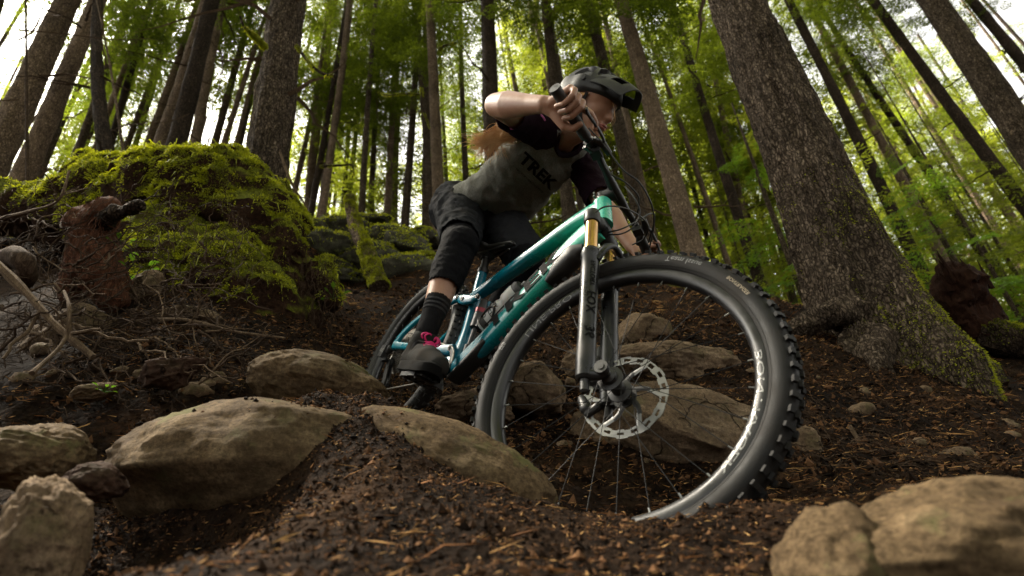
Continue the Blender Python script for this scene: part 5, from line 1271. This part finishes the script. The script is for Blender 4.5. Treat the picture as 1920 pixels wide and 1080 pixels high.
# cranium, face, jaw
sk += [(H(-.030, 0, .030), H(.015, 0, .035), .082, .078), (H(.030, 0, -.010), H(.032, 0, -.045), .062, .052), (H(.045, 0, -.085), H(.062, 0, -.098), .036, .020),
       (H(-.005, .042, -.055), H(.050, .016, -.095), .026, .018), (H(-.005, -.042, -.055), H(.050, -.016, -.095), .026, .018),
       (H(.074, 0, .010), H(.098, 0, -.030), .009, .0115), (H(.092, .010, -.034), H(.092, -.010, -.034), .0085, .0085), (H(.098, 0, -.030), H(.099, 0, -.034), .0115, .010),
       (H(.060, .022, .024), H(.072, -.0, .022), .018, .014), (H(.060, -.022, .024), H(.072, 0, .022), .018, .014), (H(.048, .034, -.028), H(.060, .026, -.030), .022, .018), (H(.048, -.034, -.028), H(.060, -.026, -.030), .022, .018),
       (H(.074, 0, -.055), H(.076, 0, -.060), .019, .017), (H(.083, .014, -.060), H(.083, -.014, -.060), .008, .008), (H(.079, .012, -.068), H(.079, -.012, -.068), .008, .008)]
for s in (-1, 1): sk += [(H(-.010, s * .074, .0), H(-.018, s * .082, -.020), .011, .009), (H(-.012, s * .078, -.02), H(-.004, s * .076, -.034), .008, .007)]
# right calf and ankle
kn, an = J['rKnee'], J['rAnk']
back = nrm(np.array([-1., 0, -.3]))
sk += [(kn, lerp(kn, an, .35) + back * .014, .055, .058), (lerp(kn, an, .35) + back * .014, lerp(kn, an, .75), .058, .040), (lerp(kn, an, .75), an, .040, .034)]
V, F = blob(sk, .0055, 4); body = mesh_obj('body', V, F, M['skin'], person)
hc = HC
# hands as separate fine skins that run into the wrists, fingers wrapped round the grips
def hand(s, sgn):
    w_ = J[s + 'Wri']; c0 = barpt(sgn * .350); ax = nrm(barpt(sgn * .38) - barpt(sgn * .29)) * sgn    # ax points to bike-right for both
    ax = nrm(barpt(-.38 if sgn < 0 else .38) - barpt(-.29 if sgn < 0 else .29))                    # outward
    fw_ = nrm(XS(AC + AN) - XS(AC)) if False else AN
    fw_ = AN; up_ = AU
    # barpt is already steered below through XS
    def G(off, ang, r): return XS(c0 + ax * off + (fw_ * math.cos(ang) + up_ * math.sin(ang)) * r)
    segs = []; rad = math.radians
    back_ = [G(o, rad(100), .036) for o in (-.030, -.010, .011, .030)]
    kn_ = []
    for i, o in enumerate((-.034, -.012, .010, .031)):
        r = (.0098, .0102, .0097, .0086)[i]; k_ = G(o, rad(52), .040); kn_.append(k_)
        segs.append((lerp(w_, G(o * .5, rad(140), .035), .55), k_, .017, .0125)); 
        if i == 0:      # index finger laid over the brake lever
            a, b, c_ = XS(c0 + ax * (o - .016) + fw_ * .044 + up_ * .008), XS(c0 + ax * (o - .040) + fw_ * .047 - up_ * .004), XS(c0 + ax * (o - .054) + fw_ * .040 - up_ * .014)
            segs += [(k_, a, .0112, .0095), (a, b, .0095, .0084), (b, c_, .0084, .0074)]
        else:
            a, b, c_ = G(o, rad(-14), .0345), G(o - .002, rad(-78), .029), G(o - .003, rad(-128), .0255)
            m1 = G(o, rad(20), .0405)
            segs += [(k_, m1, r + .0016, r + .0006), (m1, a, r + .0006, r), (a, b, r, r * .92), (b, c_, r * .92, r * .80)]
    th0 = lerp(w_, XS(c0 - ax * .035 - fw_ * .025 - up_ * .004), .45); t1 = G(-.040, rad(-150), .034); t2 = G(-.052, rad(-105), .030); t3 = G(-.050, rad(-60), .027)
    segs += [(lerp(w_, t1, .15), th0, .020, .018), (th0, t1, .018, .0135), (t1, t2, .0125, .0105), (t2, t3, .0105, .0085)]
    segs += [(w_, G(0, rad(125), .034), .0245, .022), (lerp(w_, J[s + 'Elb'], .12), w_, .026, .0245), (G(-.025, rad(100), .031), G(.026, rad(100), .031), .0155, .014)]
    V, F = blob(segs, .0024, 3, fac=.4); o = mesh_obj('hand', V, F, M['skin'], person)
    if sgn < 0:
        mb = MB(); p = lerp(kn_[2], G(.010, rad(20), .0405), .7); tube(mb, [p - (XS(ax + AC) - XS(AC)) * 0 + x_ for x_ in [np.zeros(3)]] * 2, .001, 4) if False else None
        d_ = nrm(G(.010, rad(20), .0405) - kn_[2]); lathe(mb, [(.0118, -.0012), (.0126, 0), (.0118, .0012), (.0112, 0)], p, d_, 20, closed=True); part('ring', M['steel'], mb, person)
hand('r', -1); hand('l', 1)
# eyes, lips, brows
for s in (-1, 1):
    c_ = H(.0665, s * .030, .0035); V, F = ico(3); mb = MB(); mb.add(V * .0115 + c_, F); e_ = part('eye', M['eye'], mb, person)
    mb = MB(); mb.add(ico(2)[0] * .0062 + c_ + HF * .0068 + HL_ * .001, ico(2)[1]); part('iris', M['iris'], mb, e_)
    mb = MB(); tube(mb, smooth_path([H(.064, s * .046, .010), H(.0785, s * .032, .0128), H(.078, s * .018, .007)], 10), .0036, 8); part('eyelid', M['skin'], mb, e_)
    mb = MB(); tube(mb, smooth_path([H(.064, s * .050, .022), H(.083, s * .034, .029), H(.088, s * .014, .024)], 10), [.0015] + [.0032] * 8 + [.002], 6); part('eyebrow', M['brow'], mb, person)
mb = MB()
tube(mb, smooth_path([H(.080, -.022, -.064), H(.0905, -.008, -.0605), H(.0905, .008, -.0605), H(.080, .022, -.064)], 14), [.002] + [.0040] * 12 + [.002], 8)
tube(mb, smooth_path([H(.080, -.020, -.066), H(.088, -.007, -.0695), H(.088, .007, -.0695), H(.080, .020, -.066)], 14), [.002] + [.0048] * 12 + [.002], 8); part('lips', M['lip'], mb, person)
# hair: strands from under the helmet streaming back as a tail
HB = [H(-.075, -.03, -.03), H(-.12, -.05, -.07), Q(985, 250, 1.98), Q(940, 262, 2.0), Q(915, 276, 2.0)]
def hair_tail(n, seed):
    r = np.random.default_rng(seed); mb = MB(); ends = [(900, 262), (896, 268), (905, 285), (893, 274), (912, 292), (925, 285), (888, 264), (935, 270)]
    for k in range(n):
        e = ends[k % len(ends)]; ed = 1.99 + r.normal() * .012; end = Q(e[0] + r.normal() * 12, e[1] + r.normal() * 9, ed)
        o = r.normal(size=3) * .007
        root_ = H(-.070 + r.normal() * .012, -.03 + r.normal() * .02, -.035 + r.normal() * .01)
        mid = Q(1000, 232, 2.02) + o; m2 = Q(958 + r.normal() * 5, 246 + r.normal() * 8, 1.97) + o; m3 = Q(930 + r.normal() * 5, 256 + r.normal() * 9, 1.985)
        tube(mb, smooth_path([root_, mid, m2, m3, end], 22), np.linspace(.0017, .0004, 22), 3, cap=False)
    return mb
part('ponytail', M['hair'], hair_tail(620, 4), person)
mb = MB(); r_ = np.random.default_rng(8)
for k in range(160):
    s = -1 if k % 2 else 1; tube(mb, smooth_path([H(.012 + r_.normal() * .008, s * .078, .018), H(.0, s * (.082 + r_.normal() * .003), -.005), H(-.03, s * .078, -.03 + r_.normal() * .01), H(-.07, s * .035, -.045 + r_.normal() * .01)], 12), .0014, 3, cap=False)
for k in range(3): tube(mb, smooth_path([H(.075, -.025 + .012 * k, .04), H(.110, -.012, -.005), H(.112 + .006 * k, -.006, -.045), H(.095, -.010, -.085 - .006 * k)], 16), .0006, 3)
part('hair', M['hair'], mb, person)
# helmet
hel = empty('helmet'); hel.parent = person
nu, nv = 72, 36; vs = []
for i in range(nv):
    ph = math.pi * .5 * (1 - i / (nv - 1) * 1.32)        # crown to below the equator
    for j in range(nu):
        th = 2 * math.pi * j / nu; f_, l_, u_ = math.cos(ph) * math.cos(th), math.cos(ph) * math.sin(th), math.sin(ph)
        if u_ < 0: u_ *= (1.35 if f_ < -.1 else .25 + .5 * max(0, -f_ + .3))
        r_s = 1.0
        x_, y_, z_ = f_ * (.122 if f_ > 0 else .138), l_ * .100, u_ * .105
        vs.append((x_, y_, z_))
vs = np.array(vs).reshape(nv, nu, 3)
def vent(i, j):
    th = (j / nu * 360 + 180) % 360 - 180; p_ = i / (nv - 1); a = abs(th)
    if .18 < p_ < .46 and (8 < a < 26): return True
    if .26 < p_ < .50 and (38 < a < 62): return True
    if .30 < p_ < .56 and (76 < a < 112): return True
    if .30 < p_ < .60 and (128 < a < 160): return True
    return False
mb = MB(); nrm_s = vs / (np.linalg.norm(vs, axis=2)[..., None] + 1e-9)
outer = vs.copy()
ridge = .004 * np.cos(np.linspace(0, 2 * np.pi, nu, endpoint=False) * 8)[None, :, None] * np.sin(np.linspace(0, math.pi, nv))[:, None, None]
outer = outer + nrm_s * ridge
dep = np.zeros((nv, nu)); 
for i in range(nv):
    for j in range(nu): dep[i, j] = .020 if vent(i, j) else 0
outer = outer - nrm_s * dep[..., None]
inner = vs * .86
hp = lambda a: HC + HU_ * .037 + HF * (-.018) + a[..., 0, None] * HF + a[..., 1, None] * HL_ + a[..., 2, None] * HU_
oa, ia = hp(outer).reshape(-1, 3), hp(inner).reshape(-1, 3)
ff = [(i * nu + j, (i + 1) * nu + j, (i + 1) * nu + (j + 1) % nu, i * nu + (j + 1) % nu) for i in range(nv - 1) for j in range(nu)]
mb.add(np.vstack([oa, ia]), ff + [tuple(q + nv * nu for q in f[::-1]) for f in ff] + [((nv - 1) * nu + j, (nv - 1) * nu + j + nv * nu, (nv - 1) * nu + (j + 1) % nu + nv * nu, (nv - 1) * nu + (j + 1) % nu) for j in range(nu)])
o = part('shell', M['helmet'], mb, hel)
# visor with two openings
mb = MB(); nx, ny = 15, 12; top = []
for i in range(ny):
    for j in range(nx):
        v = j / (nx - 1) * 2 - 1; u = i / (ny - 1); wd = .092 - .026 * u ** 1.6
        f_ = .045 + u * .130 - .035 * v * v * (1 - .2 * u); uu = .092 - .010 * u - .030 * u * u - .062 * abs(v) ** 2.4 * (1 - .25 * u)
        top.append(H(f_ + .0, v * wd, uu + .028))
top = np.array(top); bot_ = top - HU_ * .0035
def hole_(i, j): return 4 <= i <= 7 and (2 <= j <= 4 or 9 <= j <= 11)
qf = [(i * nx + j, i * nx + j + 1, (i + 1) * nx + j + 1, (i + 1) * nx + j) for i in range(ny - 1) for j in range(nx - 1) if not hole_(i, j)]
mb.add(np.vstack([top, bot_]), qf + [tuple(q + nx * ny for q in f[::-1]) for f in qf])
ed = {}
for f in qf:
    for a, b in zip(f, f[1:] + f[:1]): ed[(a, b)] = 1
mb.add(np.vstack([top, bot_]), [(b, a, a + nx * ny, b + nx * ny) for (a, b) in ed if (b, a) not in ed])
part('visor', M['helmet'], mb, hel)
mb = MB()
for s in (-1, 1):
    mb2 = [H(.02, s * .083, .02), H(.015, s * .080, -.03), H(.03, s * .055, -.085), H(.045, 0, -.118)]
    tube(mb, smooth_path(mb2, 14), .0015, 6, r2=.007); tube(mb, smooth_path([H(-.055, s * .075, .01), H(.0, s * .080, -.035), H(.02, s * .068, -.06)], 10), .0015, 6, r2=.006)
    tube(mb, [H(-.005, s * .100, .062), H(-.005, s * .106, .062)], .008, 14)
part('helmet_strap', M['helmet'], mb, hel)
# jersey: torso with short sleeves
hm = (J['rHip'] + J['lHip']) / 2; nk = J['neck']; sh = (J['rSh'] + J['lSh']) / 2
lat = nrm(J['lSh'] - J['rSh']); spine = nrm(nk - hm); frt = nrm(np.cross(lat, spine)) ; frt = frt if frt @ np.array([0, 0, -1.]) > 0 else -frt
flat = (frt, .70)
ts = []
kt = np.array([0, .12, .3, .5, .7, .88, 1.04]); kw = np.array([.075, .085, .080, .070, .068, .072, .074]); kr = np.array([.078, .092, .100, .105, .112, .120, .122]); kf = np.array([.0, .002, .006, .012, .016, .012, .006])
for t_ in np.linspace(0, 1.04, 30):
    c_ = lerp(sh, hm, t_) + frt * np.interp(t_, kt, kf); hw = np.interp(t_, kt, kw); r_0 = np.interp(t_, kt, kr)
    la = nrm(lerp(lat, nrm(J['lHip'] - J['rHip']), min(1, t_))); ts.append((c_ - la * hw, c_ + la * hw, r_0, r_0, (frt, .80)))
V, F = blob(ts, .009, 10)
dv = V - hm; a_s = dv @ spine; a_l = dv @ lat
wr = fbm(np.stack([a_s * 1.6 + a_l * .8, a_l * .7, dv @ frt], 1), 13, 3, 4); V = disp(V, F, .0, 1, 1) + vnormals(V, F) * (.008 * wr + .007 * fbm(np.stack([a_s * 2.2 - a_l, a_l * .8, dv @ frt], 1), 9, 3, 14, ridge=True) * np.clip(.4 + np.abs(a_s - .1), 0, 1) + .008 * fbm(V, 5, 2, 9))[:, None]
# cut the collar opening and shape the hem
cc = nk + frt * .02 + spine * .01
tors = V.copy(); keep = []
hole_c = lerp(nk, H(0, 0, -.08), .35) + frt * .012
for f in F:
    c_ = V[list(f)].mean(0)
    if np.linalg.norm(c_ - hole_c) < .085: continue
    keep.append(f)
jer = mesh_obj('jersey', V, keep, M['jersey'], person)
sd = jer.modifiers.new('thick', 'SOLIDIFY'); sd.thickness = .003
# dark collar band
rim_pts = [V[i] for i in set(sum((list(f) for f in F if abs(np.linalg.norm(V[list(f)].mean(0) - hole_c) - .085) < .007), []))]
mb = MB(); 
ctr = np.mean(rim_pts, 0); n_ = nrm(hole_c - ctr) if np.linalg.norm(hole_c - ctr) > 1e-3 else spine
e1 = nrm(np.cross(n_, lat)); e2 = np.cross(n_, e1); ang = [math.atan2((p - ctr) @ e2, (p - ctr) @ e1) for p in rim_pts]; order = np.argsort(ang); rp = np.array(rim_pts)[order]
k_ = 40; loop = []
for q in range(k_):
    a0 = -math.pi + 2 * math.pi * q / k_; w8 = np.array([math.exp(-(((ang[i] - a0 + math.pi) % (2 * math.pi) - math.pi) / .18) ** 2) for i in range(len(rim_pts))]); loop.append((np.array(rim_pts) * w8[:, None]).sum(0) / (w8.sum() + 1e-9))
loop.append(loop[0]); tube(mb, loop, .0105, 10, r2=.006, cap=False); part('collar', M['sleeve'], mb, person)
for s in 'rl':
    e, shd = J[s + 'Elb'], J[s + 'Sh']; end = lerp(shd, e, .62 if s == 'r' else .80)
    V2, F2 = blob([(lerp(sh, shd, .62), shd, .072, .070), (shd, lerp(shd, e, .35), .070, .064), (lerp(shd, e, .3), end, .064, .062)], .008, 5)
    d_ = nrm(e - shd); F2 = [f for f in F2 if (V2[list(f)].mean(0) - end) @ d_ < .005]
    V2 = V2 + vnormals(V2, F2) * (.006 * fbm(V2, 18, 3, 5))[:, None]
    o = mesh_obj('sleeve', V2, F2, M['sleeve'], person); sd = o.modifiers.new('thick', 'SOLIDIFY'); sd.thickness = .003
bv = BVHTree.FromPolygons([Vector(v) for v in V], keep)
def project(name, txt, size, c, xd, nd, m_, stretch=1.0, off=.001):
    """print lettering onto the jersey: flat text pushed along nd onto the cloth"""
    Vt, Ft = text_mesh(txt, size, 4, off, .008); xd = nrm(xd); nd = nrm(nd); yd = np.cross(nd, xd) * -1; out = []
    for p in Vt:
        o_ = c + xd * p[0] * stretch + yd * p[1] - nd * .3; h_ = bv.ray_cast(Vector(o_), Vector(nd))
        out.append(np.array(h_[0]) - nd * .0022 if h_[0] is not None else c + xd * p[0] * stretch + yd * p[1])
    mb = MB(); mb.add(out, Ft); part(name, m_, mb, person)
def cdir(x0, y0, x1, y1, d): return Q(x1, y1, d) - Q(x0, y0, d)
vw = nrm(Q(1020, 325, 2.2) - Q(1020, 325, 1.0))
mid_c = Q(1008, 322, 2.02)
xd = nrm(cdir(968, 285, 1050, 362, 2.0)); 
project('chest_lettering', 'TREK', .062, mid_c, xd, vw, M['decal'], 1.15, .0022)
project('chest_lettering', 'FACTORY RACING MTB', .012, Q(992, 340, 2.02), xd, vw, M['decal'], 1.1, 0)
# pink piping on the right sleeve
mb = MB(); tube(mb, smooth_path([Q(1010, 213, 1.86), Q(1017, 218, 1.85), Q(1022, 226, 1.86)], 6), .0035, 5); tube(mb, smooth_path([Q(956, 240, 1.83), Q(962, 244, 1.82), Q(969, 246, 1.82)], 6), .003, 5); part('sleeve_piping', M['pinkpiping'], mb, person)
# shorts
rh, lh, rk, lk = J['rHip'], J['lHip'], J['rKnee'], J['lKnee']
pv = [(rh + (rh - lh) * .05, lh, .108, .108), (lerp(hm, sh, .10) - lat * .045, lerp(hm, sh, .10) + lat * .045, .108, .108), (rh + np.array([-.02, -.01, .0]), lerp(rh, rk, .35), .112, .098), (lerp(rh, rk, .35), lerp(rh, rk, .80), .098, .080),
      (lh, lerp(lh, lk, .35), .108, .098), (lerp(lh, lk, .35), lerp(lh, lk, .85), .098, .080), (rh + [-.03, 0, -.02], lh + [-.03, 0, -.02], .11, .11)]
V, F = blob(pv, .009, 5); V = V + vnormals(V, F) * (.006 * fbm(V * [1, 1, 1.4], 20, 4, 3, ridge=True) + .006 * fbm(V, 7, 2, 6))[:, None]
rd = nrm(rk - rh); F = [f for f in F if not ((V[list(f)].mean(0) - lerp(rh, rk, .86)) @ rd > 0 and V[list(f)].mean(0)[1] < -.02)]
o = mesh_obj('shorts', V, F, M['shorts'], person); sd = o.modifiers.new('thick', 'SOLIDIFY'); sd.thickness = .004
# knee pads and lower legs
pad = [(lerp(rh, rk, .62), rk, .070, .070), (rk + [.012, 0, .008], rk + [.014, 0, -.03], .066, .062), (rk, lerp(kn, an, .30) + back * .006, .068, .066), (lerp(kn, an, .30) + back * .006, lerp(kn, an, .52), .066, .054)]
V, F = blob(pad, .006, 4); V = V + vnormals(V, F) * (0.0018 * fbm(V * [1, 1, 2], 24, 3, 3, ridge=True))[:, None]
ld = nrm(an - kn); F = [f for f in F if (V[list(f)].mean(0) - lerp(kn, an, .50)) @ ld < 0]
o = mesh_obj('knee_pad', V, F, M['pad'], person); sd = o.modifiers.new('thick', 'SOLIDIFY'); sd.thickness = .004
V, F = blob([(lerp(lh, lk, .7), lk, .074, .070), (lk, lerp(lk, J['lAnk'], .5), .068, .056)], .008, 4); mesh_obj('knee_pad', V, F, M['pad'], person)
V, F = blob([(lerp(lk, J['lAnk'], .4), J['lAnk'], .050, .036)], .007, 3); mesh_obj('calf', V, F, M['skin'], person)
# sock with two stripes
s0 = lerp(kn, an, .66); so = [(s0, lerp(kn, an, .85), .0445, .0385), (lerp(kn, an, .85), an, .0385, .037), (an, an + [.012, .010, -.070], .036, .034)]
V, F = blob(so, .0045, 3); F = [f for f in F if (V[list(f)].mean(0) - s0) @ ld > -.004]; o = mesh_obj('sock', V, F, M['sock'], person)
for q in (.705, .745, .785):
    c_ = lerp(kn, an, q); mb = MB(); lathe(mb, [(np.interp(q, [.66, .85], [.0450, .0390]) + .0008, -.004), (np.interp(q, [.66, .85], [.0450, .0390]) + .0012, 0), (np.interp(q, [.66, .85], [.0450, .0390]) + .0003, .004)], c_, ld, 30); part('sock_stripe', M['sockline'], mb, o)
# shoes
def shoe(pp, ank, sgn):
    e_ = empty('shoe'); e_.parent = person
    fwd = nrm(np.array([1, sgn * .10, -.02])); up = np.array([0, 0, 1.]); b = np.array([pp[0], sgn * .162, pp[2]]) + up * .024
    def S(f, l, u): return b + fwd * f + np.array([0, 1, 0]) * l + up * u
    segs = [(S(-.150, 0, .040), S(-.06, 0, .040), .040, .043), (S(-.06, 0, .038), S(.03, 0, .034), .044, .046), (S(.03, 0, .032), S(.085, sgn * -.012, .026), .046, .036), (S(.0, .012, .03), S(.07, .006, .024), .042, .036), (S(-.125, 0, .050), lerp(S(-.105, 0, .05), ank, .5), .044, .045), (S(-.10, 0, .055), lerp(S(-.08, 0, .055), ank, .70), .045, .043), (S(-.05, 0, .055), S(.0, 0, .050), .042, .036)]
    V, F = blob(segs, .0045, 4); k = V @ up - b @ up; V = V + np.outer(np.where(k < .006, .006 - k, 0), up)
    mesh_obj('upper', V, F, M['shoe'], e_)
    out = [(-.185, 0), (-.175, .026), (-.14, .036), (-.08, .038), (-.02, .044), (.035, .050), (.085, .044), (.115, .026), (.123, 0)]
    o_ = smooth_path([(x, y, 0) for x, y in out] + [(x, -y, 0) for x, y in out[::-1][1:]], 60)
    mb = MB(); rows = []
    for z_, sc in ((-.016, .93), (-.014, .99), (.0, 1.0), (.012, 1.0), (.017, .95)):
        rows.append(np.array([S(-.03 + (x + .03) * sc, y * sc, z_ + (.012 * max(0, (x - .06) / .06) ** 2)) for x, y, _ in o_]))
    n = len(o_); mb.add(np.concatenate(rows), [(i * n + j, i * n + (j + 1) % n, (i + 1) * n + (j + 1) % n, (i + 1) * n + j) for i in range(4) for j in range(n)] + [tuple(range(n))[::-1], tuple(4 * n + j for j in range(n))])
    for q in np.arange(-.15, .11, .018):
        for y in (-.022, 0, .022): box(mb, S(q, y, -.018), (.010, .012, .006))
    part('sole', M['sole'], mb, e_)
    mb = MB()
    tube(mb, smooth_path([S(-.10, .040, .060), S(-.055, .038, .082), S(-.02, .026, .084)], 10), .0035, 6); tube(mb, smooth_path([S(-.10, -.040, .060), S(-.055, -.038, .082), S(-.02, -.026, .084)], 10), .0035, 6)
    part('trim', M['sole'], mb, e_)
    mb = MB()
    for k, q in enumerate(np.linspace(-.045, .022, 6)):
        z_ = .096 - .018 * k / 3; tube(mb, smooth_path([S(q, .026, z_ - .012), S(q + .008, .010, z_ - .001), S(q + .014, -.010, z_ - .001), S(q + .008, -.027, z_ - .012)], 10), .0036, 6)
        tube(mb, smooth_path([S(q, -.026, z_ - .012), S(q + .010, 0, z_ + .003), S(q + .012, .026, z_ - .013)], 8), .0034, 6)
    r = np.random.default_rng(3)
    for k in range(9):
        a = r.uniform(0, 6.28); p0 = S(-.045, 0, .098); L = r.uniform(.018, .034); side = np.array([.6 * math.cos(a), math.sin(a), .0]) * L
        tube(mb, smooth_path([p0, p0 + side * .6 + up * .022, p0 + side * 1.2 + up * .010, p0 + side * .8 - up * .002, p0], 14), .0033, 6)
    part('lace', M['lace'], mb, e_)
shoe(PR, an, -1); shoe(PL, J['lAnk'], 1)
